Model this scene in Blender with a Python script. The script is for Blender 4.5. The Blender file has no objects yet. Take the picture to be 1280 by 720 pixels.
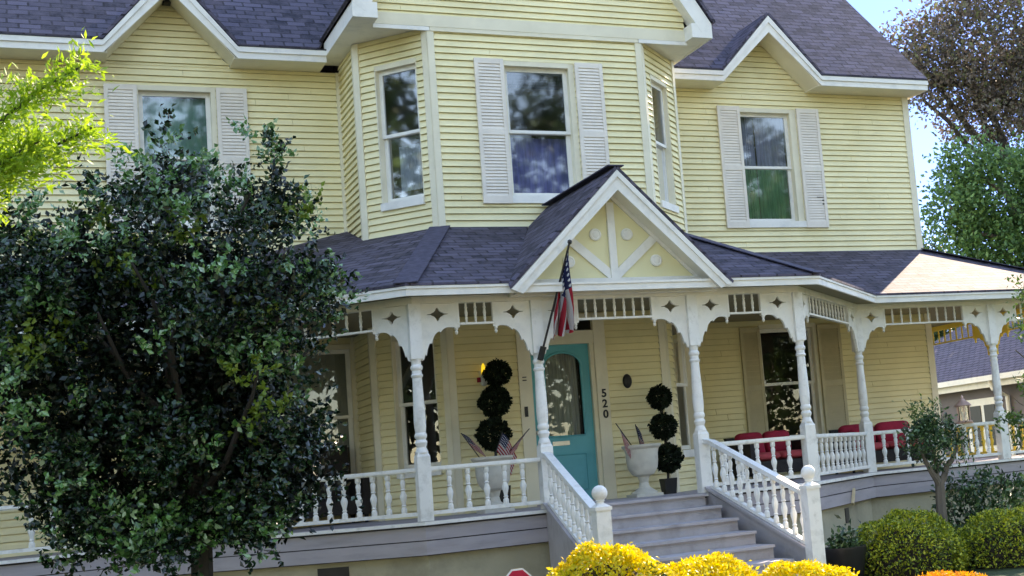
import bpy, math, random
import numpy as np
from mathutils import Vector, Matrix
from mathutils.geometry import tessellate_polygon
random.seed(7); rng = np.random.default_rng(11)
scene = bpy.context.scene
COL = scene.collection
PI = math.pi

# ------------------------------------------------------------------ materials
def new_mat(name):
    m = bpy.data.materials.new(name); m.use_nodes = True
    nt = m.node_tree
    return m, nt, nt.nodes['Principled BSDF'], nt.nodes, nt.links

def ramp(nodes, stops):
    r = nodes.new('ShaderNodeValToRGB')
    els = r.color_ramp.elements
    while len(els) < len(stops): els.new(0.5)
    for e, (p, c) in zip(els, stops):
        e.position = p; e.color = (*c, 1) if len(c) == 3 else c
    return r

def mat(name, col, rough=.6, var=.12, scale=6, bump=0., bscale=60, metal=0., spec=.4, dirt=None, dscale=2.2, stretch=(1, 1, 1)):
    m, nt, b, N, L = new_mat(name)
    tc = N.new('ShaderNodeTexCoord'); mp = N.new('ShaderNodeMapping'); mp.inputs['Scale'].default_value = stretch
    L.new(tc.outputs['Object'], mp.inputs['Vector'])
    n1 = N.new('ShaderNodeTexNoise'); n1.inputs['Scale'].default_value = scale; n1.inputs['Detail'].default_value = 6
    L.new(mp.outputs[0], n1.inputs['Vector'])
    c = np.array(col)
    r = ramp(N, [(.3, tuple(c * (1 - var))), (.7, tuple(np.minimum(c * (1 + var), 1)))])
    L.new(n1.outputs['Fac'], r.inputs['Fac'])
    out = r.outputs['Color']
    if dirt is not None:
        n2 = N.new('ShaderNodeTexNoise'); n2.inputs['Scale'].default_value = dscale; n2.inputs['Detail'].default_value = 9; n2.inputs['Roughness'].default_value = .65
        L.new(mp.outputs[0], n2.inputs['Vector'])
        r2 = ramp(N, [(.5, (0, 0, 0)), (.72, (1, 1, 1))]); L.new(n2.outputs['Fac'], r2.inputs['Fac'])
        mx = N.new('ShaderNodeMix'); mx.data_type = 'RGBA'; mx.inputs[7].default_value = (*dirt, 1)
        sc = N.new('ShaderNodeMath'); sc.operation = 'MULTIPLY'; sc.inputs[1].default_value = .6
        L.new(r2.outputs['Color'], sc.inputs[0]); L.new(sc.outputs[0], mx.inputs[0]); L.new(out, mx.inputs[6]); out = mx.outputs[2]
    L.new(out, b.inputs['Base Color'])
    b.inputs['Roughness'].default_value = rough; b.inputs['Metallic'].default_value = metal
    b.inputs['Specular IOR Level'].default_value = spec
    if bump:
        n3 = N.new('ShaderNodeTexNoise'); n3.inputs['Scale'].default_value = bscale; n3.inputs['Detail'].default_value = 4
        L.new(mp.outputs[0], n3.inputs['Vector'])
        bp = N.new('ShaderNodeBump'); bp.inputs['Strength'].default_value = bump; bp.inputs['Distance'].default_value = .01
        L.new(n3.outputs['Fac'], bp.inputs['Height']); L.new(bp.outputs[0], b.inputs['Normal'])
    return m

def shingle_mat(name, c1, c2, c3):
    m, nt, b, N, L = new_mat(name)
    uv = N.new('ShaderNodeUVMap'); uv.uv_map = 'UVMap'
    br = N.new('ShaderNodeTexBrick'); br.offset = .5; br.offset_frequency = 2
    for k, v in (('Scale', 1), ('Brick Width', .25), ('Row Height', .130), ('Mortar Size', .014), ('Mortar Smooth', .2), ('Bias', 0)):
        br.inputs[k].default_value = v
    br.inputs['Color1'].default_value = (*c1, 1); br.inputs['Color2'].default_value = (*c2, 1); br.inputs['Mortar'].default_value = (.012, .011, .015, 1)
    # wobble the courses a little so the rows are not ruled lines
    nz = N.new('ShaderNodeTexNoise'); nz.inputs['Scale'].default_value = 2.3; nz.inputs['Detail'].default_value = 3
    L.new(uv.outputs[0], nz.inputs['Vector'])
    sv = N.new('ShaderNodeVectorMath'); sv.operation = 'SCALE'; sv.inputs[3].default_value = .05
    L.new(nz.outputs['Color'], sv.inputs[0])
    av = N.new('ShaderNodeVectorMath'); av.operation = 'ADD'; L.new(uv.outputs[0], av.inputs[0]); L.new(sv.outputs[0], av.inputs[1])
    L.new(av.outputs[0], br.inputs['Vector'])
    n2 = N.new('ShaderNodeTexNoise'); n2.inputs['Scale'].default_value = 5.5; n2.inputs['Detail'].default_value = 8; n2.inputs['Roughness'].default_value = .7
    L.new(uv.outputs[0], n2.inputs['Vector'])
    r = ramp(N, [(.38, (0, 0, 0)), (.66, (1, 1, 1))]); L.new(n2.outputs['Fac'], r.inputs['Fac'])
    mx = N.new('ShaderNodeMix'); mx.data_type = 'RGBA'; mx.inputs[7].default_value = (*c3, 1)
    h = N.new('ShaderNodeMath'); h.operation = 'MULTIPLY'; h.inputs[1].default_value = .55; L.new(r.outputs[0], h.inputs[0])
    L.new(h.outputs[0], mx.inputs[0]); L.new(br.outputs['Color'], mx.inputs[6])
    n3 = N.new('ShaderNodeTexNoise'); n3.inputs['Scale'].default_value = 140; L.new(uv.outputs[0], n3.inputs['Vector'])
    mg = N.new('ShaderNodeMix'); mg.data_type = 'RGBA'; mg.blend_type = 'MULTIPLY'; mg.inputs[0].default_value = .6
    r3 = ramp(N, [(.3, (.5, .5, .5)), (.7, (1.3, 1.3, 1.3))]); L.new(n3.outputs['Fac'], r3.inputs['Fac'])
    L.new(mx.outputs[2], mg.inputs[6]); L.new(r3.outputs[0], mg.inputs[7])
    L.new(mg.outputs[2], b.inputs['Base Color'])
    b.inputs['Roughness'].default_value = .85; b.inputs['Specular IOR Level'].default_value = .25
    # saw-tooth height: every course laps over the one below
    sx = N.new('ShaderNodeSeparateXYZ'); L.new(av.outputs[0], sx.inputs[0])
    d = N.new('ShaderNodeMath'); d.operation = 'DIVIDE'; d.inputs[1].default_value = .130; L.new(sx.outputs[1], d.inputs[0])
    fr = N.new('ShaderNodeMath'); fr.operation = 'FRACT'; L.new(d.outputs[0], fr.inputs[0])
    ng = N.new('ShaderNodeMath'); ng.operation = 'SUBTRACT'; ng.inputs[0].default_value = 1; L.new(fr.outputs[0], ng.inputs[1])
    ad = N.new('ShaderNodeMath'); ad.operation = 'MULTIPLY_ADD'; ad.inputs[1].default_value = .5; L.new(n2.outputs['Fac'], ad.inputs[0]); L.new(ng.outputs[0], ad.inputs[2])
    bp = N.new('ShaderNodeBump'); bp.inputs['Strength'].default_value = .8; bp.inputs['Distance'].default_value = .02
    L.new(ad.outputs[0], bp.inputs['Height']); L.new(bp.outputs[0], b.inputs['Normal'])
    return m

def leaf_mat(name, cols, rough=.45, trans=.25, spec=.5):
    m, nt, b, N, L = new_mat(name)
    g = N.new('ShaderNodeNewGeometry')
    k = len(cols)
    r = ramp(N, [(i / max(k - 1, 1), c) for i, c in enumerate(cols)])
    L.new(g.outputs['Random Per Island'], r.inputs['Fac'])
    L.new(r.outputs[0], b.inputs['Base Color'])
    b.inputs['Roughness'].default_value = rough; b.inputs['Specular IOR Level'].default_value = spec
    if trans:
        t = N.new('ShaderNodeBsdfTranslucent'); L.new(r.outputs[0], t.inputs['Color'])
        mx = N.new('ShaderNodeMixShader'); mx.inputs[0].default_value = trans
        L.new(b.outputs[0], mx.inputs[1]); L.new(t.outputs[0], mx.inputs[2])
        L.new(mx.outputs[0], N['Material Output'].inputs['Surface'])
    return m

def glass_mat(name, refl=.3, tint=(.75, .8, .8), rough=.01):
    m, nt, b, N, L = new_mat(name); N.remove(b)
    tr = N.new('ShaderNodeBsdfTransparent'); tr.inputs[0].default_value = (*tint, 1)
    gl = N.new('ShaderNodeBsdfGlossy'); gl.inputs['Roughness'].default_value = rough; gl.inputs[0].default_value = (.95, .97, 1, 1)
    tc = N.new('ShaderNodeTexCoord'); nz = N.new('ShaderNodeTexNoise'); nz.inputs['Scale'].default_value = 2.2
    L.new(tc.outputs['Object'], nz.inputs['Vector'])
    bp = N.new('ShaderNodeBump'); bp.inputs['Strength'].default_value = .045; bp.inputs['Distance'].default_value = .012
    L.new(nz.outputs['Fac'], bp.inputs['Height']); L.new(bp.outputs[0], gl.inputs['Normal'])
    fr = N.new('ShaderNodeFresnel'); fr.inputs[0].default_value = 1.5
    ad = N.new('ShaderNodeMath'); ad.operation = 'ADD'; ad.inputs[1].default_value = refl; ad.use_clamp = True
    L.new(fr.outputs[0], ad.inputs[0])
    mx = N.new('ShaderNodeMixShader'); L.new(ad.outputs[0], mx.inputs[0]); L.new(tr.outputs[0], mx.inputs[1]); L.new(gl.outputs[0], mx.inputs[2])
    L.new(mx.outputs[0], N['Material Output'].inputs['Surface'])
    return m

def flag_mat(name):
    m, nt, b, N, L = new_mat(name)
    uv = N.new('ShaderNodeUVMap'); uv.uv_map = 'UVMap'
    s = N.new('ShaderNodeSeparateXYZ'); L.new(uv.outputs[0], s.inputs[0])      # x along the fly, y along the hoist (0 bottom, 1 top)
    def M(op, a, bb=None):
        n = N.new('ShaderNodeMath'); n.operation = op
        for i, v in enumerate((a, bb)):
            if v is None: continue
            if isinstance(v, (int, float)): n.inputs[i].default_value = v
            else: L.new(v, n.inputs[i])
        return n.outputs[0]
    stripe = M('LESS_THAN', M('FRACT', M('MULTIPLY', s.outputs[1], 6.5)), .5)
    mx = N.new('ShaderNodeMix'); mx.data_type = 'RGBA'; L.new(stripe, mx.inputs[0])
    mx.inputs[6].default_value = (.55, .52, .50, 1); mx.inputs[7].default_value = (.42, .015, .03, 1)
    canton = M('MULTIPLY', M('LESS_THAN', s.outputs[0], .42), M('GREATER_THAN', s.outputs[1], .462))
    fx = M('SUBTRACT', M('FRACT', M('MULTIPLY', s.outputs[0], 14.3)), .5); fy = M('SUBTRACT', M('FRACT', M('MULTIPLY', s.outputs[1], 9.3)), .5)
    rad = M('ADD', M('MULTIPLY', fx, fx), M('MULTIPLY', fy, fy))
    star = M('LESS_THAN', rad, .06)
    cm = N.new('ShaderNodeMix'); cm.data_type = 'RGBA'; L.new(star, cm.inputs[0]); cm.inputs[6].default_value = (.012, .016, .07, 1); cm.inputs[7].default_value = (.7, .7, .7, 1)
    m2 = N.new('ShaderNodeMix'); m2.data_type = 'RGBA'; L.new(canton, m2.inputs[0]); L.new(mx.outputs[2], m2.inputs[6]); L.new(cm.outputs[2], m2.inputs[7])
    L.new(m2.outputs[2], b.inputs['Base Color']); b.inputs['Roughness'].default_value = .8
    t = N.new('ShaderNodeBsdfTranslucent'); L.new(m2.outputs[2], t.inputs[0])
    ms = N.new('ShaderNodeMixShader'); ms.inputs[0].default_value = .35; L.new(b.outputs[0], ms.inputs[1]); L.new(t.outputs[0], ms.inputs[2])
    L.new(ms.outputs[0], N['Material Output'].inputs['Surface'])
    return m

M = {}
M['siding'] = mat('siding paint', (.87, .77, .46), .55, .07, 1.3, dirt=(.70, .60, .31), dscale=1.1, bump=.05, bscale=90)
M['panel'] = mat('gable panel paint', (.80, .73, .43), .55, .05, 2)
M['cream'] = mat('cream trim paint', (.80, .73, .55), .5, .05, 3, dirt=(.66, .59, .43))
M['white'] = mat('white trim paint', (.84, .81, .74), .45, .04, 3, dirt=(.62, .61, .57), dscale=5)
M['whitewood'] = mat('worn white paint', (.84, .82, .77), .5, .04, 5, dirt=(.50, .48, .43), dscale=9, bump=.12, bscale=40)
M['shutter'] = mat('shutter paint', (.80, .72, .62), .55, .06, 4, dirt=(.70, .62, .53), dscale=7)
M['tanshutter'] = mat('tan shutter paint', (.52, .44, .27), .55, .06, 4, dirt=(.42, .36, .22), dscale=7)
M['shingle'] = shingle_mat('roof shingles', (.112, .100, .142), (.024, .023, .034), (.15, .125, .155))
M['ridge'] = mat('ridge cap shingle', (.062, .056, .085), .85, .3, 14, bump=.3)
M['edge'] = mat('drip edge', (.03, .028, .035), .6, .2, 8)
M['deckpaint'] = mat('grey porch paint', (.40, .36, .38), .6, .1, 3, dirt=(.24, .22, .23), dscale=4, bump=.15, bscale=30, stretch=(.3, .3, 2))
M['deckdark'] = mat('shaded board joint', (.05, .045, .05), .8, .2, 8)  # dark tone seen in the gaps between skirt boards
M['steppaint'] = mat('grey step paint', (.42, .39, .40), .6, .1, 4, dirt=(.20, .18, .17), dscale=3.5, bump=.15, bscale=30)
M['stucco'] = mat('foundation stucco', (.45, .40, .28), .9, .12, 2, bump=.4, bscale=25, dirt=(.22, .2, .15), dscale=1.7)
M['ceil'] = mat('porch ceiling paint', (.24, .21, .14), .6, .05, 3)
M['floor'] = mat('interior floor', (.16, .10, .06), .6, .1, 3)
M['teal'] = mat('teal door paint', (.07, .40, .45), .4, .08, 3, dirt=(.05, .31, .36))
M['black'] = mat('black paint', (.012, .012, .013), .45, .2, 6)
M['darkmetal'] = mat('dark metal', (.03, .03, .03), .4, .2, 6, metal=.6)
M['chrome'] = mat('brushed nickel', (.5, .5, .48), .3, .05, 6, metal=1)
M['pewter'] = mat('aged white metal', (.6, .6, .58), .4, .1, 9)
M['copper'] = mat('weathered copper', (.62, .40, .33), .4, .2, 9, metal=.4)
M['glass'] = glass_mat('window glass', .13, rough=.035)
M['glassdim'] = glass_mat('porch window glass', .015)
M['lampglass'] = glass_mat('lantern glass', .08, (.95, .95, .92))
M['lace'] = mat('lace curtain', (.42, .41, .36), .9, .25, 3, stretch=(22, 1, .8))
M['curtain'] = mat('grey curtain', (.30, .29, .40), .9, .25, 3, stretch=(16, 1, .8))
M['greencurtain'] = mat('green curtain', (.22, .46, .26), .9, .25, 3, stretch=(12, 1, .8))  # painted green reflection for the lower right panes
M['blind'] = mat('green window blind', (.16, .42, .34), .9, .12, 2)  # even green sheet behind the upper left window
M['shade'] = mat('pale roller shade', (.5, .48, .4), .9, .08, 2)
M['indigo'] = mat('indigo curtain', (.16, .16, .42), .9, .3, 3, stretch=(9, 1, 1))  # painted sky reflection for the front lower pane
M['pale'] = mat('pale folded drape', (.5, .52, .58), .9, .2, 4, stretch=(4, 1, 1))
M['urn'] = mat('cast stone urn', (.60, .57, .49), .75, .1, 6, bump=.2, bscale=40, dirt=(.42, .39, .33), dscale=5)
M['redcushion'] = mat('red cushion', (.36, .014, .04), .85, .2, 9, bump=.2)
M['pinkcushion'] = mat('coral cushion edge', (.52, .07, .08), .85, .15, 9)
M['wicker'] = mat('dark wicker', (.018, .013, .012), .6, .3, 60, bump=.6, bscale=120)
M['sign'] = mat('red sign face', (.55, .01, .06), .4, .04, 6)
M['signwhite'] = mat('sign border', (.8, .78, .78), .4, .04, 6)
M['bark'] = mat('grey brown bark', (.16, .13, .10), .9, .3, 9, bump=.8, bscale=35, stretch=(1, 1, .3))
M['darkbark'] = mat('dark bark', (.04, .033, .028), .9, .3, 9, bump=.8, bscale=35, stretch=(1, 1, .3))
M['palebark'] = mat('pale bare bark', (.5, .46, .42), .9, .2, 9, bump=.5, bscale=20)
M['asphalt'] = mat('asphalt', (.06, .058, .056), .9, .2, 5, bump=.3, bscale=90)
M['lawn'] = mat('lawn', (.04, .062, .02), .95, .4, 3, bump=.8, bscale=80)
M['path'] = mat('concrete path', (.20, .19, .17), .9, .1, 3, bump=.2, bscale=60)
M['nbroof'] = shingle_mat('neighbour shingles', (.16, .13, .17), (.11, .095, .125), (.2, .17, .2))
M['nbwall'] = mat('neighbour wall', (.17, .15, .16), .8, .1, 2)
M['pale wood'] = mat('bare pine', (.72, .58, .36), .7, .1, 9)
M['flag'] = flag_mat('flag cloth')
M['flagpole'] = mat('dark pole', (.02, .018, .02), .4, .1, 5)
M['soil'] = mat('potting soil', (.03, .022, .016), 1, .3, 20, bump=.6)
M['holly'] = leaf_mat('glossy dark leaves', [(.002, .005, .002), (.003, .009, .004), (.005, .014, .006), (.008, .022, .009)], .35, .03, .4)  # near-black tones put the crown's inner shade into the leaf colour
M['hollymid'] = leaf_mat('glossy twig leaves', [(.002, .008, .003), (.006, .022, .008), (.014, .046, .016), (.04, .10, .035)], .26, .06, .6)  # darker copy of the same leaf, shade painted in
M['hollylight'] = leaf_mat('sunward glossy leaves', [(.045, .15, .03), (.085, .24, .055), (.17, .37, .11), (.40, .54, .34)], .2, .15, 1.0)  # pale copy of the same leaf, light highlights painted into its colour
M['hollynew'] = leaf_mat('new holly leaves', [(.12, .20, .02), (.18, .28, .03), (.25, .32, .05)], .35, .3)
M['amber'] = mat('amber yellow paint', (.95, .66, .10), .5, .05, 3)  # one even amber yellow for the east side porch woodwork
M['lime'] = leaf_mat('lime feathery leaves', [(.20, .36, .02), (.30, .46, .03), (.40, .56, .05)], .5, .45)
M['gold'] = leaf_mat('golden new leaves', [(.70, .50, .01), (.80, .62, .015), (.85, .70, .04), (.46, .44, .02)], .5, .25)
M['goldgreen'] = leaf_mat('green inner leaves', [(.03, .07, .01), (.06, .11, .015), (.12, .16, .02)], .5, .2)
M['boxwood'] = leaf_mat('boxwood leaves', [(.04, .09, .010), (.16, .23, .018), (.42, .46, .03), (.56, .54, .05)], .45, .2)
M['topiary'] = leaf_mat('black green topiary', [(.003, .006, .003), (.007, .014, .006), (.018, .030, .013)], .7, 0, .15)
M['privet'] = leaf_mat('small green leaves', [(.03, .075, .02), (.05, .12, .03), (.10, .19, .04), (.18, .26, .05)], .4, .25)
M['mixshrub'] = leaf_mat('shrub leaves', [(.012, .03, .012), (.03, .075, .025), (.06, .14, .05), (.16, .26, .10)], .35, .2, .6)
M['pinebrown'] = leaf_mat('purple brown foliage', [(.08, .062, .055), (.13, .10, .085), (.18, .14, .11), (.14, .16, .06)], .7, .35)
M['oakgreen'] = leaf_mat('mid green foliage', [(.025, .06, .025), (.045, .10, .04), (.06, .13, .055), (.10, .17, .05)], .5, .25)
M['streetleaf'] = leaf_mat('street tree leaves', [(.015, .035, .012), (.03, .06, .018), (.04, .085, .025), (.07, .12, .03)], .55, .15)
M['paleoak'] = leaf_mat('soft green foliage', [(.05, .12, .035), (.09, .20, .055), (.15, .27, .07)], .5, .25)
M['orange'] = leaf_mat('orange petals', [(.75, .34, .01), (.80, .45, .02), (.70, .16, .02)], .6, .3)
m, nt, b, N_, L_ = new_mat('amber bulb'); b.inputs['Base Color'].default_value = (.8, .6, .05, 1); b.inputs['Emission Color'].default_value = (1, .72, .05, 1); b.inputs['Emission Strength'].default_value = .12; M['bulb'] = m

# ------------------------------------------------------------------ mesh builder
class MB:
    def __init__(s): s.v = []; s.f = []
    def poly(s, pts):
        n = len(s.v); s.v += [tuple(p) for p in pts]; s.f.append(tuple(range(n, n + len(pts)))); return s
    def hexa(s, a, b):
        """a: four bottom points, b: four top points (same order)"""
        n = len(s.v); s.v += [tuple(p) for p in a] + [tuple(p) for p in b]
        s.f += [(n+3, n+2, n+1, n), (n+4, n+5, n+6, n+7)] + [(n+i, n+(i+1) % 4, n+4+(i+1) % 4, n+4+i) for i in range(4)]; return s
    def box(s, x0, x1, y0, y1, z0, z1):
        return s.hexa([(x0, y0, z0), (x1, y0, z0), (x1, y1, z0), (x0, y1, z0)], [(x0, y0, z1), (x1, y0, z1), (x1, y1, z1), (x0, y1, z1)])
    def slab(s, pts, off):
        """thick sheet from an n-gon and an offset vector"""
        k = len(pts); n = len(s.v); o = Vector(off)
        s.v += [tuple(p) for p in pts] + [tuple(Vector(p) + o) for p in pts]
        s.f.append(tuple(range(n, n + k))); s.f.append(tuple(range(n + 2 * k - 1, n + k - 1, -1)))
        s.f += [(n + (i + 1) % k, n + i, n + k + i, n + k + (i + 1) % k) for i in range(k)]; return s
    def bar(s, p0, p1, w, h, up=(0, 0, 1)):
        p0 = Vector(p0); p1 = Vector(p1); d = (p1 - p0).normalized(); r = d.cross(Vector(up)).normalized(); u = r.cross(d)
        q = [r * (-w / 2) + u * (-h / 2), r * (w / 2) + u * (-h / 2), r * (w / 2) + u * (h / 2), r * (-w / 2) + u * (h / 2)]
        return s.hexa([p0 + a for a in q], [p1 + a for a in q])
    def lathe(s, prof, c=(0, 0, 0), seg=14, cap=True):
        n0 = len(s.v)
        for (r, z) in prof:
            for k in range(seg):
                a = 2 * PI * k / seg; s.v.append((c[0] + r * math.cos(a), c[1] + r * math.sin(a), c[2] + z))
        for i in range(len(prof) - 1):
            for k in range(seg):
                a = n0 + i * seg + k; b = n0 + i * seg + (k + 1) % seg; s.f.append((a, b, b + seg, a + seg))
        if cap:
            s.f.append(tuple(n0 + k for k in range(seg - 1, -1, -1))); e = n0 + (len(prof) - 1) * seg; s.f.append(tuple(e + k for k in range(seg)))
        return s
    def tube(s, pts, rad, seg=8):
        pts = [Vector(p) for p in pts]; n0 = len(s.v)
        if not hasattr(rad, '__len__'): rad = [rad] * len(pts)
        for i, p in enumerate(pts):
            d = (pts[min(i + 1, len(pts) - 1)] - pts[max(i - 1, 0)]).normalized()
            a = d.orthogonal().normalized() if i == 0 else (ref - d * ref.dot(d)).normalized()
            ref = a; bb = d.cross(a)
            for k in range(seg):
                t = 2 * PI * k / seg; s.v.append(tuple(p + (a * math.cos(t) + bb * math.sin(t)) * rad[i]))
        for i in range(len(pts) - 1):
            for k in range(seg):
                a = n0 + i * seg + k; b = n0 + i * seg + (k + 1) % seg; s.f.append((a, b, b + seg, a + seg))
        s.f.append(tuple(n0 + k for k in range(seg - 1, -1, -1))); e = n0 + (len(pts) - 1) * seg; s.f.append(tuple(e + k for k in range(seg)))
        return s
    def cut(s, loops, o, ex, ey, t):
        """flat plate with holes: 2-D loops (first the outline) in the frame o, ex, ey; thickness vector t"""
        o, ex, ey, t = map(Vector, (o, ex, ey, t))
        P3 = [[Vector((a, b, 0)) for a, b in lp] for lp in loops]
        flat = [p for lp in P3 for p in lp]; tri = tessellate_polygon(P3)
        n0 = len(s.v); k = len(flat)
        s.v += [tuple(o + ex * p.x + ey * p.y) for p in flat] + [tuple(o + ex * p.x + ey * p.y + t) for p in flat]
        for a, b, c in tri: s.f += [(n0 + a, n0 + b, n0 + c), (n0 + k + c, n0 + k + b, n0 + k + a)]
        i0 = 0
        for lp in loops:
            m_ = len(lp)
            for i in range(m_):
                a = n0 + i0 + i; b = n0 + i0 + (i + 1) % m_; s.f.append((a, b, b + k, a + k))
            i0 += m_
        return s
    def build(s, name, m, parent=None, smooth=False, angle=40, uv=None, at=(0, 0, 0)):
        me = bpy.data.meshes.new(name); me.from_pydata(s.v, [], s.f); me.validate(); me.update()
        import bmesh as _b
        bm = _b.new(); bm.from_mesh(me); _b.ops.recalc_face_normals(bm, faces=bm.faces); bm.to_mesh(me); bm.free()
        if smooth:
            me.shade_smooth(); me.set_sharp_from_angle(angle=math.radians(angle))
        if uv == 'roof':
            l = me.uv_layers.new(name='UVMap')
            for p in me.polygons:
                n = p.normal
                if n.z < 0: n = -n
                t = Vector((-n.y, n.x, 0)); t = t.normalized() if t.length > 1e-4 else Vector((1, 0, 0)); w = n.cross(t)
                for li in p.loop_indices:
                    co = me.vertices[me.loops[li].vertex_index].co; l.data[li].uv = (co.dot(t), co.dot(w))
        elif uv is not None:
            l = me.uv_layers.new(name='UVMap')
            for p in me.polygons:
                for li in p.loop_indices: l.data[li].uv = uv[me.loops[li].vertex_index]
        me.materials.append(m)
        o = bpy.data.objects.new(name, me); COL.objects.link(o); o.location = at
        if parent is not None: o.parent = parent
        return o

def tag(o, label=None, cat=None, group=None, kind=None):
    for k, v in (('label', label), ('category', cat), ('group', group), ('kind', kind)):
        if v: o[k] = v
    return o
def empty(name, loc=(0, 0, 0), rz=0, label=None, cat=None, group=None, kind=None):
    o = bpy.data.objects.new(name, None); COL.objects.link(o); o.location = loc; o.rotation_euler = (0, 0, rz); o.empty_display_size = .1
    return tag(o, label, cat, group, kind)
def copy_tree(o, parent=None):
    c = o.copy(); COL.objects.link(c); c.parent = parent
    for ch in o.children: copy_tree(ch, c)
    return c

class Frame:
    """wall frame: u along the wall, d outwards, z up"""
    def __init__(s, p0, p1):
        s.o = Vector((p0[0], p0[1], 0)); e = Vector((p1[0] - p0[0], p1[1] - p0[1], 0)); s.L = e.length; s.e = e.normalized(); s.n = Vector((s.e.y, -s.e.x, 0))
    def P(s, u, d, z): return s.o + s.e * u + s.n * d + Vector((0, 0, z))
    def box(s, mb, u0, u1, d0, d1, z0, z1):
        mb.hexa([s.P(u0, d1, z0), s.P(u1, d1, z0), s.P(u1, d0, z0), s.P(u0, d0, z0)], [s.P(u0, d1, z1), s.P(u1, d1, z1), s.P(u1, d0, z1), s.P(u0, d0, z1)])

COURSE = .088; jr = random.Random(5)
def siding(mb, F, u0, u1, z0, z1, holes=(), clip=None):
    """lapped boards: each course is a wedge with its lip proud of the course below"""
    zs = [z0]
    z = math.floor(z0 / COURSE) * COURSE + COURSE
    while z < z1 - .004: zs.append(z); z += COURSE
    zs.append(z1)
    for za, zb in zip(zs[:-1], zs[1:]):
        cuts = sorted({za, zb} | {h for (a, b, c, d) in holes for h in (c, d) if za + .002 < h < zb - .002})
        for ca, cb in zip(cuts[:-1], cuts[1:]):
            zm = (ca + cb) / 2
            if clip: (la, ra), (lb, rb) = clip(ca), clip(cb)
            else: la = lb = u0; ra = rb = u1
            la, lb, ra, rb = max(la, u0), max(lb, u0), min(ra, u1), min(rb, u1)
            if ra - la < .005: continue
            if rb < lb: lb = rb = (lb + rb) / 2
            segs = [(la, ra, lb, rb)]
            for (ha, hb, hc, hd) in holes:
                if hc < zm < hd:
                    out = []
                    for (a, b, c, d) in segs:
                        if hb <= a or ha >= b: out.append((a, b, c, d)); continue
                        if ha > a + .003: out.append((a, ha, c, ha))
                        if hb < b - .003: out.append((hb, b, hb, d))
                    segs = out
            js = []
            for sg in segs:
                a, b, c, d = sg
                if b - a > 1.2 and abs(a - c) < 1e-6 and abs(b - d) < 1e-6 and jr.random() < .5:
                    j = jr.uniform(a + .3, b - .3); js += [(a, j, c, j), (j + .0035, b, j + .0035, d)]
                else: js.append(sg)
            for (a, b, c, d) in js:
                da = .004 + .024 * (zb - ca) / COURSE; db = .004 + .024 * (zb - cb) / COURSE
                cb_ = cb - (.0085 if abs(cb - zb) < 1e-6 and zb < z1 - 1e-6 else 0)
                mb.poly([F.P(a, -.012, ca), F.P(b, -.012, ca), F.P(d, -.012, cb), F.P(c, -.012, cb)])
                mb.hexa([F.P(a, da, ca), F.P(b, da, ca), F.P(b, -.01, ca), F.P(a, -.01, ca)], [F.P(c, db, cb_), F.P(d, db, cb_), F.P(d, -.01, cb_), F.P(c, -.01, cb_)])

# ------------------------------------------------------------------ leaves
def leaf_obj(name, C, size, m, parent=None, out=None, aspect=.5, fold=.25, jitter=.35, droop=0., at=(0, 0, 0)):
    C = np.asarray(C, float); n = len(C)
    d = rng.normal(size=(n, 3)); d /= np.linalg.norm(d, axis=1)[:, None]
    if out is not None: d = d + out * .9
    d[:, 2] -= droop
    d /= np.linalg.norm(d, axis=1)[:, None] + 1e-9
    r = rng.normal(size=(n, 3)); s = np.cross(d, r); s /= np.linalg.norm(s, axis=1)[:, None] + 1e-9
    u = np.cross(s, d)
    L = size * (1 + jitter * rng.uniform(-1, 1, n))[:, None]
    v0 = C - d * L * .5; v2 = C + d * L * .5
    v1 = C + s * L * aspect * .5 + u * L * fold * .4 - d * L * .05; v3 = C - s * L * aspect * .5 + u * L * fold * .4 - d * L * .05
    V = np.stack([v0, v1, v2, v3], 1).reshape(-1, 3)
    me = bpy.data.meshes.new(name); me.vertices.add(4 * n); me.vertices.foreach_set('co', V.ravel())
    b = (np.arange(n) * 4)[:, None]
    T = np.concatenate([b + [[0, 1, 2]], b + [[0, 2, 3]]], 1).reshape(-1)
    me.loops.add(6 * n); me.loops.foreach_set('vertex_index', T.astype(np.int32))
    me.polygons.add(2 * n); me.polygons.foreach_set('loop_start', np.arange(0, 6 * n, 3, dtype=np.int32))
    me.update(calc_edges=True); me.validate(); me.materials.append(m)
    o = bpy.data.objects.new(name, me); COL.objects.link(o); o.location = at
    if parent is not None: o.parent = parent
    return o

def blob_points(blobs, nclump, per, sigma, shell=.45):
    """clumps of leaf positions in a set of ellipsoids (x,y,z,rx,ry,rz); returns points and outward directions"""
    vol = np.array([b[3] * b[4] * b[5] for b in blobs]) ** .8; vol /= vol.sum()
    idx = rng.choice(len(blobs), nclump, p=vol); B = np.array(blobs)[idx]
    d = rng.normal(size=(nclump, 3)); d /= np.linalg.norm(d, axis=1)[:, None]
    rad = rng.uniform(shell, 1, nclump) ** .6
    c = B[:, :3] + d * B[:, 3:] * rad[:, None]
    k = rng.integers(int(per * .5), int(per * 1.5) + 1, nclump)
    C = np.repeat(c, k, 0); D = np.repeat(d, k, 0)
    sg = np.repeat(sigma * rng.uniform(.6, 1.4, nclump), k)[:, None]
    P = C + rng.normal(size=C.shape) * sg
    return P, D

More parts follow.
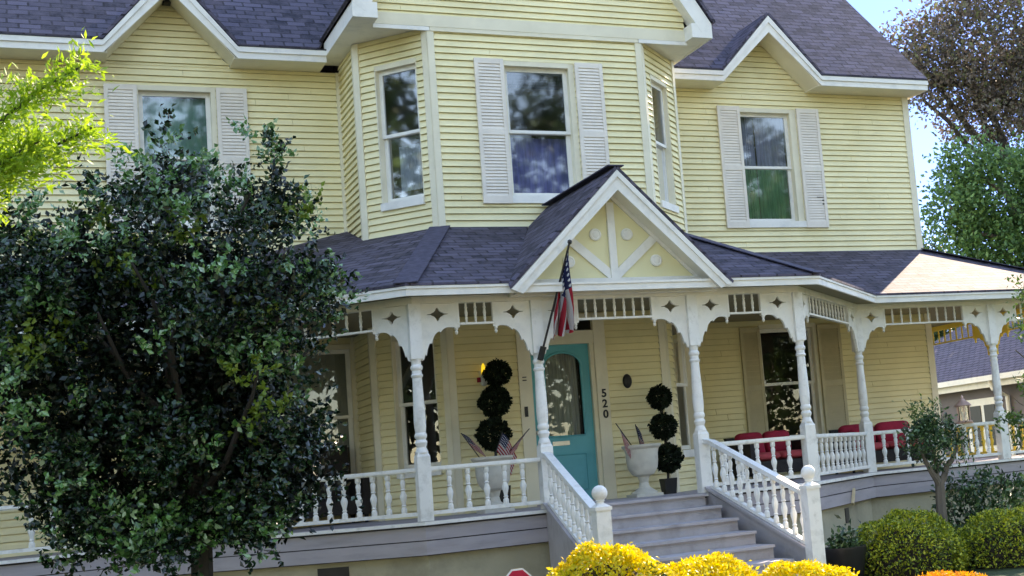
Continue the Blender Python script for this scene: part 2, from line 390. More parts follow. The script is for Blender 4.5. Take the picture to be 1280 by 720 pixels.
def twig_points(blobs, n, per, length, shell=.75, up=.5, spread=.022):
    """leaves strung along short twigs that grow out of a set of ellipsoids"""
    vol = np.array([b[3] * b[4] * b[5] for b in blobs]) ** .75; vol /= vol.sum()
    B = np.array(blobs)[rng.choice(len(blobs), n, p=vol)]
    d = rng.normal(size=(n, 3)); d /= np.linalg.norm(d, axis=1)[:, None]
    c = B[:, :3] + d * B[:, 3:] * rng.uniform(shell, 1, n)[:, None]
    g = d + rng.normal(size=(n, 3)) * .45 + np.array([0, 0, up]); g /= np.linalg.norm(g, axis=1)[:, None]
    L = length * rng.uniform(.4, 1.5, n)
    t = np.tile(np.linspace(0, 1, per), n); C = np.repeat(c, per, 0); G = np.repeat(g, per, 0); LL = np.repeat(L, per)
    P = C + G * (t * LL)[:, None] + rng.normal(size=C.shape) * (spread * (1.25 - .7 * t))[:, None]
    return P, G
def limb(mb, p0, p1, r0, r1, wob=.06, n=6):
    p0 = Vector(p0); p1 = Vector(p1); pts = []
    for i in range(n + 1):
        t = i / n; q = p0.lerp(p1, t)
        if 0 < i < n: q += Vector((random.uniform(-1, 1), random.uniform(-1, 1), random.uniform(-.5, .5))) * wob
        pts.append(q)
    mb.tube(pts, [r0 + (r1 - r0) * i / n for i in range(n + 1)], 7)
    return pts

# ------------------------------------------------------------------ the house
XA, XB, XC, XE, YC, YW, XF, XW = -1.505, 1.442, -2.237, 2.325, .892, 1.9, 7.056, -13.0
ZT, ZE = 6.22, 6.12
house = empty('house', (0, 0, 0), 0, 'pale yellow two storey wooden house with white gingerbread porch', 'house')
def part(mb, name, m, parent=house, smooth=False, label=None, **k):
    o = mb.build(name, M[m] if isinstance(m, str) else m, parent, smooth, **k)
    if label: o['label'] = label
    return o

F_front = Frame((XA, 0), (XB, 0)); F_left = Frame((XC, YC), (XA, 0)); F_right = Frame((XB, 0), (XE, YC))
F_retL = Frame((XC, YW), (XC, YC)); F_retR = Frame((XE, YC), (XE, YW))
F_wl = Frame((XW, YW), (XC, YW)); F_wr = Frame((XE, YW), (XF, YW)); F_east = Frame((XF, YW), (XF, 12.1))

def window(F, g, z, op, recess=.07, shutters=None, casing=0, back=None, glass='glass', sill_h=.10, mid=None, head=.06, shcol='shutter'):
    """double-hung window: g glass u-range, z glass z-range, op opening u-range; returns the wall hole"""
    g0, g1 = g; z0, z1 = z; o0, o1 = op; oz0, oz1 = z0 - .065, z1 + head + .06
    mid = mid or (z0 + z1) / 2
    fr = MB()                                                   # jamb lining and head
    F.box(fr, o0, g0 - .055, -recess - .07, .024, oz0, oz1); F.box(fr, g1 + .055, o1, -recess - .07, .012, oz0, oz1)
    F.box(fr, g0 - .055, g1 + .055, -recess - .07, .018, z1 + .055, oz1)
    if casing:
        F.box(fr, o0 - casing, o0, -.01, .034, oz0 - .1, oz1 + casing); F.box(fr, o1, o1 + casing, -.01, .034, oz0 - .1, oz1 + casing)
        F.box(fr, o0, o1, -.01, .036, oz1, oz1 + casing)
    w = part(fr, 'window', 'cream')
    sl = MB(); F.box(sl, o0 - .004, o1 + .004, -recess - .05, .05, oz0 - sill_h, oz0); part(sl, 'sill', 'white', w)
    for (a, b, d, nm) in ((mid, z1, -recess + .0, 'upper'), (z0, mid - .0, -recess - .035, 'lower')):
        s = MB(); lo = a - (.02 if nm == 'upper' else .055); hi = b + (.055 if nm == 'upper' else .02)
        F.box(s, g0 - .055, g0, d - .03, d, lo, hi); F.box(s, g1, g1 + .055, d - .03, d, lo, hi)
        F.box(s, g0, g1, d - .03, d - .001, b - (.022 if nm == 'lower' else 0), hi); F.box(s, g0, g1, d - .03, d - .001, lo, a + (.022 if nm == 'upper' else 0))
        part(s, 'sash', 'white', w)
        p = MB(); p.poly([F.P(g0 - .005, d - .018, a), F.P(g1 + .005, d - .018, a), F.P(g1 + .005, d - .018, b), F.P(g0 - .005, d - .018, b)]); part(p, 'pane', glass, w)
    for (m_, za, zb, ua, ub, nm) in back or ():
        c = MB(); k = 24; W = g1 - g0
        row = [[F.P(g0 + W * (ua + (ub - ua) * i / k), -recess - .16 + .012 * math.sin(i * 1.9), zz) for i in range(k + 1)] for zz in (za, zb)]
        for i in range(k): c.poly([row[0][i], row[0][i + 1], row[1][i + 1], row[1][i]])
        part(c, nm, m_, w)
    for (s0, s1, sz0, sz1) in shutters or ():
        s = MB(); st = .05
        F.box(s, s0, s0 + st, .022, .06, sz0, sz1); F.box(s, s1 - st, s1, .022, .06, sz0, sz1)
        zm = sz0 + (sz1 - sz0) * .47
        rails = [(sz0, sz0 + .10), (zm, zm + .08), (sz1 - .07, sz1)]
        for a, b in rails: F.box(s, s0 + st, s1 - st, .022, .058, a, b)
        F.box(s, s0 + st, s1 - st, .020, .026, sz0 + .05, sz1 - .05)
        for a, b in ((rails[0][1], rails[1][0]), (rails[1][1], rails[2][0])):
            n = int((b - a) / .042); h = (b - a) / n
            for i in range(n):
                zz = a + h * i
                s.hexa([F.P(s0 + st, .057, zz), F.P(s1 - st, .057, zz), F.P(s1 - st, .048, zz), F.P(s0 + st, .048, zz)],
                       [F.P(s0 + st, .043, zz + h * .97), F.P(s1 - st, .043, zz + h * .97), F.P(s1 - st, .027, zz + h * .95), F.P(s0 + st, .027, zz + h * .95)])
        part(s, 'shutter', shcol)
    return (o0, o1, oz0, oz1)

def U(F, x): return x - F.o.x                                   # u of a world x on a wall parallel to the street
fx = lambda a, F: U(F, a)
# upper windows
H_front = [window(F_front, (fx(-.459, F_front), fx(.32, F_front)), (4.08, 5.71), (fx(-.53, F_front), fx(.45, F_front)),
    shutters=[(fx(-.925, F_front), fx(-.535, F_front), 3.91, 5.84), (fx(.457, F_front), fx(.85, F_front), 3.91, 5.84)],
    back=[('indigo', 4.0, 4.85, -.05, 1.05, 'curtain')])]  # indigo sheet stands in for sky mirrored in the lower pane
H_wr = [window(F_wr, (fx(3.945, F_wr), fx(4.735, F_wr)), (4.08, 5.72), (fx(3.885, F_wr), fx(4.90, F_wr)),
    shutters=[(fx(3.49, F_wr), fx(3.88, F_wr), 3.91, 5.85), (fx(4.905, F_wr), fx(5.31, F_wr), 3.91, 5.85)],
    back=[('curtain', 4.92, 5.75, -.05, .36, 'curtain'), ('curtain', 4.92, 5.75, .40, 1.05, 'curtain'), ('greencurtain', 4.0, 4.92, -.05, .36, 'curtain'), ('greencurtain', 4.0, 4.92, .38, 1.05, 'curtain')])]  # green sheets imitate a reflection; the grey ones are curtains
H_wl = [window(F_wl, (fx(-4.742, F_wl), fx(-3.975, F_wl)), (4.08, 5.73), (fx(-4.81, F_wl), fx(-3.86, F_wl)),
    shutters=[(fx(-5.205, F_wl), fx(-4.815, F_wl), 3.91, 5.84), (fx(-3.855, F_wl), fx(-3.47, F_wl), 3.91, 5.84)],
    back=[('blind', 4.85, 5.75, -.05, 1.05, 'blind')])]
H_left = [window(F_left, (.38, .90), (4.10, 5.74), (.31, .97), casing=.0, recess=.05, back=[('pale', 4.2, 4.80, .15, .8, 'curtain')])]  # pale bluish sheet behind the lower pane
H_right = [window(F_right, (.35, .86), (4.07, 5.69), (.28, .93), recess=.05)]
# porch windows
H_left.append(window(F_left, (.38, .90), (.67, 2.19), (.31, .97), recess=.05, glass='glassdim'))
H_right.append(window(F_right, (.36, .90), (.62, 2.30), (.29, .97), recess=.05, glass='glassdim'))
H_wr.append(window(F_wr, (fx(3.955, F_wr), fx(4.79, F_wr)), (.66, 2.27), (fx(3.885, F_wr), fx(4.90, F_wr)), glass='glassdim', shcol='tanshutter',
    shutters=[(fx(3.54, F_wr), fx(3.88, F_wr), .52, 2.35), (fx(4.905, F_wr), fx(5.32, F_wr), .52, 2.35)]))
H_wl.append(window(F_wl, (fx(-3.62, F_wl), fx(-2.36, F_wl)), (.55, 2.25), (fx(-3.68, F_wl), fx(-2.30, F_wl)), glass='glassdim', back=[('shade', 1.0, 2.3, -.05, 1.05, 'roller_shade')], recess=.05))

# siding
DOOR_HOLE = (fx(-.55, F_front), fx(.48, F_front), -.02, 2.40)
dz = ((4.29, 6.28, .87, 1.07), (-4.42, 6.28, .80, 1.2))          # the two wall gables: centre, springing, half width, pitch
def gable_clip(F, cx, half, pitch, zb):
    c = U(F, cx)
    return lambda z: (c - max(half - (z - zb) / pitch, 0), c + max(half - (z - zb) / pitch, 0))
mb = MB(); siding(mb, F_front, 0, F_front.L, 0, ZT, H_front + [DOOR_HOLE]); siding(mb, F_left, 0, F_left.L, 0, ZT, H_left)
siding(mb, F_right, 0, F_right.L, 0, ZT, H_right); siding(mb, F_retL, 0, F_retL.L, 0, ZT); siding(mb, F_retR, 0, F_retR.L, 0, ZT)
part(mb, 'bay_wall', 'siding')
mb = MB(); siding(mb, F_wl, 0, F_wl.L, 0, ZE, H_wl)
for cx, zb, hw, p in dz[1:]: siding(mb, F_wl, U(F_wl, cx - hw), U(F_wl, cx + hw), ZE, zb + hw * p, (), gable_clip(F_wl, cx, hw - .02, p, ZE))
part(mb, 'wall', 'siding')
mb = MB(); siding(mb, F_wr, 0, F_wr.L, 0, ZE, H_wr)
for cx, zb, hw, p in dz[:1]: siding(mb, F_wr, U(F_wr, cx - hw), U(F_wr, cx + hw), ZE, zb + hw * p, (), gable_clip(F_wr, cx, hw - .02, p, ZE))
part(mb, 'wall', 'siding')
RP = .93; RY0, RZ0 = 1.4, 6.28; RYR = 7.0; RZR = RZ0 + (RYR - RY0) * RP      # main roof
mb = MB(); siding(mb, F_east, 0, F_east.L, 0, ZE)
siding(mb, F_east, 0, F_east.L, ZE, RZR - .1, (), lambda z: (max(0, (z - 6.25) / RP - .5 + .0), F_east.L - max(0, (z - 6.25) / RP - .5)))
part(mb, 'wall', 'siding')
mb = MB(); mb.box(XW, XF, 12.0, 12.1, 0, 6.3); mb.box(XW - .1, XW, YW, 12.1, 0, 6.3); part(mb, 'wall', 'siding')
mb = MB(); mb.box(XW, XF - .05, YW + .3, 12, 3.1, 3.25); mb.box(XC + .1, XE - .1, YC, YW + .3, 3.1, 3.25); mb.box(XW, XF - .05, YW + .3, 12, 6.0, 6.1); mb.box(XW, XF - .05, YW + .2, 12, -.03, .02); part(mb, 'interior_floor', 'floor')
mb = MB(); mb.box(XW, XF, 5.0, 5.1, .03, 6.0); part(mb, 'interior_wall', 'floor')

# corner boards
for fa, fb in ((F_left, F_front), (F_front, F_right), (F_retL, F_left), (F_right, F_retR)):
    mb = MB(); fa.box(mb, fa.L - .075, fa.L + .012, -.01, .034, 0, ZT - .003); fb.box(mb, -.012, .075, -.01, .036, 0, ZT - .004); part(mb, 'corner_board', 'cream')
mb = MB(); F_wr.box(mb, F_wr.L - .09, F_wr.L + .03, -.01, .034, 0, ZE - .002); F_east.box(mb, .0, .09, -.012, .036, 0, ZE - .003); part(mb, 'corner_board', 'cream')
mb = MB(); F_wl.box(mb, F_wl.L - .06, F_wl.L, -.01, .032, 0, ZE - .002); part(mb, 'corner_board', 'cream')
mb = MB(); F_wr.box(mb, 0, .06, -.01, .032, 0, ZE - .002); part(mb, 'corner_board', 'cream')
mb = MB(); mb.box(-2.24, 2.18, -.05, -.0255, ZT + .004, ZT + .16); mb.box(XA + .03, XB - .03, -.045, -.024, ZT - .05, ZT + .006); part(mb, 'frieze_board', 'cream')

mb = MB(); mb.box(-4.47, -4.37, YW - .14, YW - .02, 6.93, 7.0); mb.box(-4.45, -4.39, YW - .2, YW - .13, 6.90, 6.97); part(mb, 'flood_light', 'black')
mb = MB(); F_wr.box(mb, fx(5.13, F_wr), fx(5.262, F_wr), .057, .0595, 4.395, 4.405); part(mb, 'broken_slat', 'black')
for q in (4.28, 4.34): mb = MB(); F_wr.box(mb, fx(5.225, F_wr), fx(5.262, F_wr), .055, .0595, q, q + .018); part(mb, 'broken_slat', 'black')
# bay gable
BX, BHW, BP, BZ, BY = -.03, 2.47, 1.5, 6.42, -.3
F_gab = Frame((BX - BHW, -.015), (BX + BHW, -.015))
mb = MB(); siding(mb, F_gab, 0, 2 * BHW, ZT + .16, BZ + BHW * BP - .2, (), lambda z: (max(.3, (z - BZ + .02) / BP + .14), 2 * BHW - max(.3, (z - BZ + .02) / BP + .14)))
part(mb, 'gable_wall', 'siding')
bpk = BZ + BHW * BP; bym = RY0 + (bpk - RZ0) / RP; by0 = RY0 + (BZ - RZ0) / RP
mb = MB()
mb.slab([(BX - BHW - .03, BY - .03, BZ), (BX, BY - .03, bpk + .045), (BX, bym + .1, bpk + .045), (BX - BHW - .03, by0, BZ)], (-.03, 0, .03))
part(mb, 'gable_roof', 'shingle', uv='roof'); mb = MB()
mb.slab([(BX + BHW + .03, BY - .03, BZ), (BX + BHW + .03, by0, BZ), (BX, bym + .1, bpk + .045), (BX, BY - .03, bpk + .045)], (.03, 0, .03))
part(mb, 'gable_roof', 'shingle', uv='roof')
for s in (-1, 1):
    mb = MB()
    xe = BX + s * BHW
    mb.bar((xe + s * .0, BY - .012, BZ - .13), (BX, BY - .012, bpk - .13), .03, .21, (0, -1, 0)) if False else None
    q = Vector((0, 0, 1)); 
    # rake board: a flat plate following the slope
    lo = Vector((xe, BY, BZ)); hi = Vector((BX, BY, bpk)); dn = Vector((0, 0, -.37))
    mb.slab([lo, hi, hi + dn, lo + Vector((-s * .16, 0, -.13))], (0, .03, 0))
    # soffit strip behind the rake board
    mb.slab([hi + dn * .75 + Vector((0, .03, 0)), lo + Vector((-s * .12, .03, -.12)), lo + Vector((-s * .12, .31, -.12)), hi + dn * .75 + Vector((0, .31, 0))], (0, 0, .02))
    # cornice return box and eave fascia running back to the main wall
    x0, x1 = sorted((xe, xe - s * .31)); mb.box(x0, x1, BY + .002, .0, BZ - .205, BZ - .004)
    x0, x1 = sorted((xe, xe - s * .03)); mb.box(x0, x1, .002, RY0 + .12, BZ - .206, BZ - .005)
    part(mb, 'rake_board', 'white')
mb = MB(); mb.box(BX - BHW + .031, BX + BHW - .031, .012, YW - .01, ZT + .002, ZT + .03); part(mb, 'soffit', 'white')
for a, b in ((-2.2, XA + .02), (XB - .02, 2.16)):
    mb = MB(); mb.box(a, b, -.05, -.016, ZT - .05, ZT + .001); part(mb, 'soffit_edge', 'white')

# main roof with notches for the gables
def notch(cx, hw, p, zb): 
    zp = zb + hw * p; return [(cx - hw, RY0, RZ0), (cx, RY0 + (zp - RZ0) / RP, zp), (cx + hw, RY0, RZ0)]
eave = [(XW - .2, RY0, RZ0)] + notch(-4.42, .80, 1.2, RZ0) + [(BX - BHW - .095, RY0, RZ0), (BX, RY0 + (bpk - RZ0) / RP, bpk), (BX + BHW + .095, RY0, RZ0)] + notch(4.29, .87, 1.07, RZ0) + [(7.19, RY0, RZ0)]
mb = MB(); mb.slab(eave + [(7.19, RYR, RZR), (XW - .2, RYR, RZR)], (0, -.012, .035))
part(mb, 'roof', 'shingle', uv='roof'); mb = MB()
mb.slab([(7.19, RYR, RZR), (7.19, 2 * RYR - RY0, RZ0), (XW - .2, 2 * RYR - RY0, RZ0), (XW - .2, RYR, RZR)], (0, .012, .035))
part(mb, 'roof', 'shingle', uv='roof')
for cx, zb, hw, p in dz:
    mb = MB()
    zp = zb + hw * p; ym = RY0 + (zp - RZ0) / RP
    mb.slab([(cx - hw - .02, RY0 - .03, zb - .01), (cx, RY0 - .03, zp + .012), (cx, ym + .05, zp + .012), (cx - hw, RY0 + .06, zb)], (-.02, 0, .03))
    mb.slab([(cx + hw + .02, RY0 - .03, zb - .01), (cx + hw, RY0 + .06, zb), (cx, ym + .05, zp + .012), (cx, RY0 - .03, zp + .012)], (.02, 0, .03))
    part(mb, 'gable_roof', 'shingle', uv='roof')
segs = [(XW - .2, -4.42 - .80), (-4.42 + .80, BX - BHW), (BX + BHW, 4.29 - .87), (4.29 + .87, 7.19)]
for a, b in segs:                                                # eave fascia, soffit and drip edge of each stretch
    mb = MB(); mb.box(a, b, RY0, RY0 + .03, ZE, RZ0 - .004); mb.box(a, b, RY0 - .022, RY0 + .001, RZ0 - .075, RZ0 - .005); part(mb, 'fascia', 'white')
    mb = MB(); mb.box(a - (.05 if a > 4 or -4 < a < -3 else 0), b + (.05 if b < -5 or 3 < b < 4 else 0), RY0 + .031, YW - .002, ZE + .002, ZE + .018); part(mb, 'soffit', 'cream')
    mb = MB(); mb.box(a, b, RY0 - .03, RY0 + .02, RZ0 - .003, RZ0 + .012); part(mb, 'drip_edge', 'edge')
mb = MB(); mb.box(7.19 - .03, 7.19, RY0 + .03, YW + .3, ZE + .001, RZ0 - .005); part(mb, 'fascia', 'white')
for cx, zb, hw, p in dz:                                         # rake boards of the wall gables
    zp = zb + hw * p
    for s in (-1, 1):
        mb = MB()
        lo = Vector((cx + s * hw, RY0, zb - .005)); hi = Vector((cx, RY0, zp - .005)); w = .26
        mb.slab([lo, hi, hi + Vector((0, 0, -w)), lo + Vector((0, 0, -.155))], (0, .03, 0))
        lo2 = lo + Vector((0, -.022, 0)); hi2 = hi + Vector((0, -.022, 0)); mb.slab([lo2, hi2, hi2 + Vector((0, 0, -.11)), lo2 + Vector((-s * .0, 0, -.07))], (0, .021, 0))
        part(mb, 'rake_board', 'white')
        mb = MB(); a = Vector((cx + s * (hw - .03), RY0 + .03, zb - .15)); b_ = Vector((cx, RY0 + .03, zp - .24)); back = Vector((0, YW - RY0 - .06, 0))
        mb.slab([a, b_, b_ + back, a + back], (0, 0, .015)); part(mb, 'rake_soffit', 'cream')
mb = MB(); mb.slab([(7.19, RY0, RZ0), (7.19, RYR, RZR), (7.19, RYR, RZR - .2), (7.19, RY0 + .16, RZ0 - .01)], (-.03, 0, 0)); part(mb, 'rake_board', 'white')

# ------------------------------------------------------------------ the porch
YP, YQ, OV = -2.014, .201, .386
P1, P2, P3, P4 = (-2.415, YP), (-1.017, YP), (.943, YP), (2.412, YP)
P5, P6, P7, P8, P9 = (4.616, YQ), (7.033, YQ), (8.8, YQ), (8.8, 2.57), (8.8, 5.2)
P0, P00, P000 = (-4.63, YQ), (-6.9, YQ), (-9.2, YQ)
EZ = 2.53
e1, e4, e5, e7 = (-2.575, -2.4), (2.572, -2.4), (4.787, -.185), (9.19, -.185); e0 = (-4.80, -.185)
ZA, ZR = 3.58, 3.50
A3, B3 = (XA, -.02, ZA), (XB, -.02, ZA)
W3 = (3.62, YW - .02, ZR); WL3 = (-3.69, YW - .02, ZR); F3 = (XF + .02, YW - .02, ZR); E3 = (XE + .02, YC, ZA); C3 = (XC - .02, YC, ZA)
def z3(p, z=EZ): return (p[0], p[1], z)
gx, gz, gh = -.05, 3.84, 1.36                                    # porch gable: centre, ridge, half width
mb = MB(); T = (0, 0, .03)
mb.slab([z3(e1), (gx - gh + .03, -2.4, EZ), (gx - .30, -.02, ZA), A3], T); mb.slab([(gx + gh - .03, -2.4, EZ), z3(e4), B3, (gx + .30, -.02, ZA)], T)
mb.slab([z3(e4), z3(e5), W3, (XE + .02, YW - .02, 3.875), E3, B3], T)
mb.slab([z3(e5), z3(e7), F3, W3], T)
mb.slab([z3(e7), (9.19, 12, EZ), (XF + .02, 12, ZR), F3], T)
mb.slab([z3(e0), z3(e1), A3, C3, (XC - .02, YW - .02, 3.875), WL3], T)
mb.slab([(XW, -.185, EZ), z3(e0), WL3, (XW, YW - .02, ZR)], T)
part(mb, 'porch_roof', 'shingle', uv='roof')
for a, b in ((z3(e4), B3), (z3(e1), A3), (z3(e7), F3)):
    mb = MB(); a = Vector(a) + Vector((0, 0, .036)); b = Vector(b) + Vector((0, 0, .036)); mb.bar(a, b, .26, .012); part(mb, 'hip_cap', 'ridge')
mb = MB(); mb.bar((gx, -2.44, gz + .045), (gx, -.05, gz + .045), .2, .015)
part(mb, 'ridge_cap', 'ridge')
for s in (-1, 1):
    mb = MB(); mb.slab([(gx + s * (gh + .02), -2.46, 2.455), (gx, -2.46, gz), (gx, -.02, gz), (gx + s * .27, -.02, ZA), (gx + s * (gh - .0), -2.38, 2.52)][::s], (s * .015, 0, .03))
    part(mb, 'gable_roof', 'shingle', uv='roof')

def offset_line(pts, d):
    """shift a polyline to its right-hand (outer) side by d"""
    out = []
    for i, p in enumerate(pts):
        p = Vector(p)
        ns = []
        if i > 0: t = (p - Vector(pts[i-1])).normalized(); ns.append(Vector((t.y, -t.x)))
        if i < len(pts) - 1: t = (Vector(pts[i+1]) - p).normalized(); ns.append(Vector((t.y, -t.x)))
        n = sum(ns, Vector((0, 0))).normalized(); out.append(p + n * (d / n.dot(ns[0])))
    return out
LINE = [(XW, YQ), P0, P1, P4, P5, P7, (8.8, 12)]
def ribbon(mb, line, d0, d1, z0, z1, skip=()):
    a = offset_line(line, d0); b = offset_line(line, d1)
    for i in range(len(line) - 1):
        if i in skip: continue
        mb.hexa([(*b[i], z0), (*b[i+1], z0), (*a[i+1], z0), (*a[i], z0)], [(*b[i], z1), (*b[i+1], z1), (*a[i+1], z1), (*a[i], z1)])
mb = MB(); ribbon(mb, LINE, OV - .05, OV - .02, 2.425, EZ - .003); part(mb, 'porch_fascia', 'white')
mb = MB(); ribbon(mb, LINE, OV - .03, OV - .005, EZ - .03, EZ - .002) ; part(mb, 'drip_edge', 'white')
mb = MB(); ribbon(mb, LINE, -.05, .05, 2.375, 2.455, skip=(5,)); part(mb, 'porch_beam', 'white')
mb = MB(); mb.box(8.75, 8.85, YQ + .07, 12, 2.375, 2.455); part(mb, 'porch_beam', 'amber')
o = offset_line(LINE, OV - .06)
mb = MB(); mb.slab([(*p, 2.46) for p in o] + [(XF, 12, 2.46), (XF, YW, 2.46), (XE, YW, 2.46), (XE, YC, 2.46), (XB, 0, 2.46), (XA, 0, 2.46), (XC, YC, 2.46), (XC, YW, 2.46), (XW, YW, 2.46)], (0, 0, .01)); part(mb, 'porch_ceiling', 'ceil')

# gable front with king post, braces and roundels
gy = YP - .10
mb = MB(); mb.slab([(gx - 1.2, gy, 2.44), (gx + 1.2, gy, 2.44), (gx, gy, 3.62)], (0, .02, 0)); pg = part(mb, 'porch_gable', 'panel')
mb = MB(); mb.box(gx - 1.24, gx + 1.24, gy - .05, gy - .003, 2.45, 2.60); mb.box(gx - 1.3, gx + 1.3, gy - .07, gy + .02, 2.41, 2.452); part(mb, 'gable_beam', 'white', pg)
mb = MB(); mb.box(gx - .045, gx + .045, gy - .04, gy - .002, 2.60, 3.5); part(mb, 'king_post', 'white', pg)
for s in (-1, 1):
    mb = MB(); a = Vector((gx + s * .03, gy - .021, 2.63)); b = Vector((gx + s * .56, gy - .021, 3.09)); mb.bar(a, b, .034, .10, (0, 1, 0)) if False else None
    d = (b - a).normalized(); nrm = Vector((-d.z, 0, d.x)) * .052
    mb.slab([a - nrm, b - nrm, b + nrm, a + nrm], (0, .018, 0)); part(mb, 'brace', 'white', pg)
    mb = MB(); lo = Vector((gx + s * 1.20, gy - .03, 2.60)); hi = Vector((gx, gy - .03, 3.74)); nn = Vector((0, 0, -.17))
    mb.slab([lo, hi, hi + nn, lo + Vector((-s * .17, 0, 0))], (0, .027, 0)); part(mb, 'gable_moulding', 'white', pg)
for (x, z) in ((gx - .20, 3.12), (gx + .20, 3.12), (gx - .55, 2.80), (gx + .55, 2.80)):
    mb = MB(); n0 = len(mb.v)
    prof = [(.001, -.03), (.03, -.034), (.045, -.026), (.055, -.03), (.072, -.022), (.075, 0)]
    mb.lathe(prof, (0, 0, 0), 18); mb.v = [(x + a, gy + c, z + b_) for a, b_, c in mb.v]; part(mb, 'roundel', 'white', pg, True)
for s in (-1, 1):
    mb = MB(); lo = Vector((gx + s * (gh - .0), -2.44, 2.455)); hi = Vector((gx, -2.44, gz - .01)); wv = .235
    mb.slab([lo, hi, hi + Vector((0, 0, -wv)), lo + Vector((-s * .13, 0, -.05))], (0, .03, 0))
    l2 = lo + Vector((s * .01, -.02, 0)); h2 = hi + Vector((0, -.02, 0)); mb.slab([l2, h2, h2 + Vector((0, 0, -.08)), l2 + Vector((-s * .06, 0, -.02))], (0, .019, 0))
    a = lo + Vector((-s * .1, .03, -.03)); b_ = hi + Vector((0, .03, -.2)); bk = Vector((0, .33, 0)); mb.slab([a, b_, b_ + bk, a + bk], (0, 0, .015)); part(mb, 'rake_board', 'white', pg)

# posts
POST = [(.072, .74), (.066, .76), (.05, .80), (.062, .83), (.068, .85), (.062, .87), (.05, .885), (.064, .905), (.069, .925), (.064, .945), (.056, .96), (.064, 1.02), (.066, 1.1), (.06, 1.30), (.053, 1.50), (.052, 1.56),
        (.064, 1.575), (.066, 1.59), (.054, 1.605), (.052, 1.64), (.064, 1.655), (.067, 1.675), (.064, 1.69), (.052, 1.705), (.053, 1.74), (.07, 1.77)]
def post_mesh(mb, p, rot=0):
    x, y = p
    mb.lathe(POST, (x, y, 0), 16)
    c, s = math.cos(rot), math.sin(rot)
    def sq(h, z0, z1, h2=None):
        h2 = h2 or h
        R = lambda k: [(x + c * a - s * b, y + s * a + c * b) for a, b in ((-k, -k), (k, -k), (k, k), (-k, k))]
        mb.hexa([(*q, z0) for q in R(h)], [(*q, z1) for q in R(h2)])
    sq(.072, .002, .70); sq(.072, .70, .755, .045); sq(.066, 1.765, 2.376)
ALLP = [P00, P0, P1, P2, P3, P4, P5, P6, P7, P8, P9]
for p in ALLP:
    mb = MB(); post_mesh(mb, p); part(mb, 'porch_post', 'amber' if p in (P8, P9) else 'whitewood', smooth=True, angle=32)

# bracket plate outline in (s, z): s away from the post face
def bez(a, b, c, n=6): return [tuple(np.array(a) * (1 - t) ** 2 + 2 * np.array(b) * t * (1 - t) + np.array(c) * t * t) for t in np.linspace(0, 1, n)[1:]]
def bracket_outline(w):
    o = [(0, 2.374), (w, 2.374), (w, 2.10)]
    k = w / .42
    o += [(w - .02 * k, 2.085), (w - .05 * k, 2.105)] + bez((w - .05 * k, 2.105), (w - .16 * k, 2.12), (w - .20 * k, 2.05))
    o += [(w - .215 * k, 2.065)] + bez((w - .215 * k, 2.065), (w - .29 * k, 2.03), (w - .30 * k, 1.93)) + [(w - .325 * k, 1.935)]
    o += bez((w - .325 * k, 1.935), (w - .355 * k, 1.89), (.05 * k, 1.80)) + [(.035 * k, 1.815), (.02 * k, 1.76), (0, 1.745)]
    return o
def quatrefoil(cx, cz, r=.078):
    out = []
    for q in range(4):
        a = q * PI / 2
        for t in (-.42, -.2, 0, .2, .42): 
            rr = r * (1.0 - .9 * abs(t)) ; out.append((cx + rr * math.cos(a + t * 1.2), cz + rr * math.sin(a + t * 1.2)))
            if t == 0 and q in (0, 2):                          # thin slot out to each side
                sgn = 1 if q == 0 else -1
                out[-1] = (cx + sgn * r * .95, cz - sgn * .006); out.append((cx + sgn * .115, cz - sgn * .004)); out.append((cx + sgn * .115, cz + sgn * .004)); out.append((cx + sgn * r * .95, cz + sgn * .006))
    return out
BAL = [(.026, 0), (.026, .05), (.02, .056), (.016, .07), (.024, .08), (.016, .092), (.02, .12), (.030, .165), (.031, .19), (.018, .235), (.016, .245), (.025, .255), (.016, .268), (.020, .30), (.024, .335), (.016, .365), (.024, .372), (.026, .38), (.026, .43)]
BAL = [(r * 1.22, z) for r, z in BAL]
bal_me = MB().lathe(BAL, (0, 0, 0), 8)
SP = [(.012, 0), (.013, .04), (.019, .055), (.013, .07), (.017, .10), (.02, .115), (.017, .13), (.013, .16), (.019, .175), (.013, .19), (.012, .232)]
spin_me = MB().lathe(SP, (0, 0, 0), 8)
def proto_mesh(mbx, name, m):
    o = mbx.build(name, M[m], None, True, 35); me = o.data; bpy.data.objects.remove(o); return me
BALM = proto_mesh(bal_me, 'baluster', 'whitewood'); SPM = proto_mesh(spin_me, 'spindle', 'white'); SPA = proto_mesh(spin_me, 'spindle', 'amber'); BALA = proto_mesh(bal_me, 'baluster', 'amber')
def inst(name, me, parent, loc, rz=0, sz=1):
    o = bpy.data.objects.new(name, me); COL.objects.link(o); o.parent = parent; o.location = loc; o.rotation_euler = (0, 0, rz); o.scale = (1, 1, sz); return o

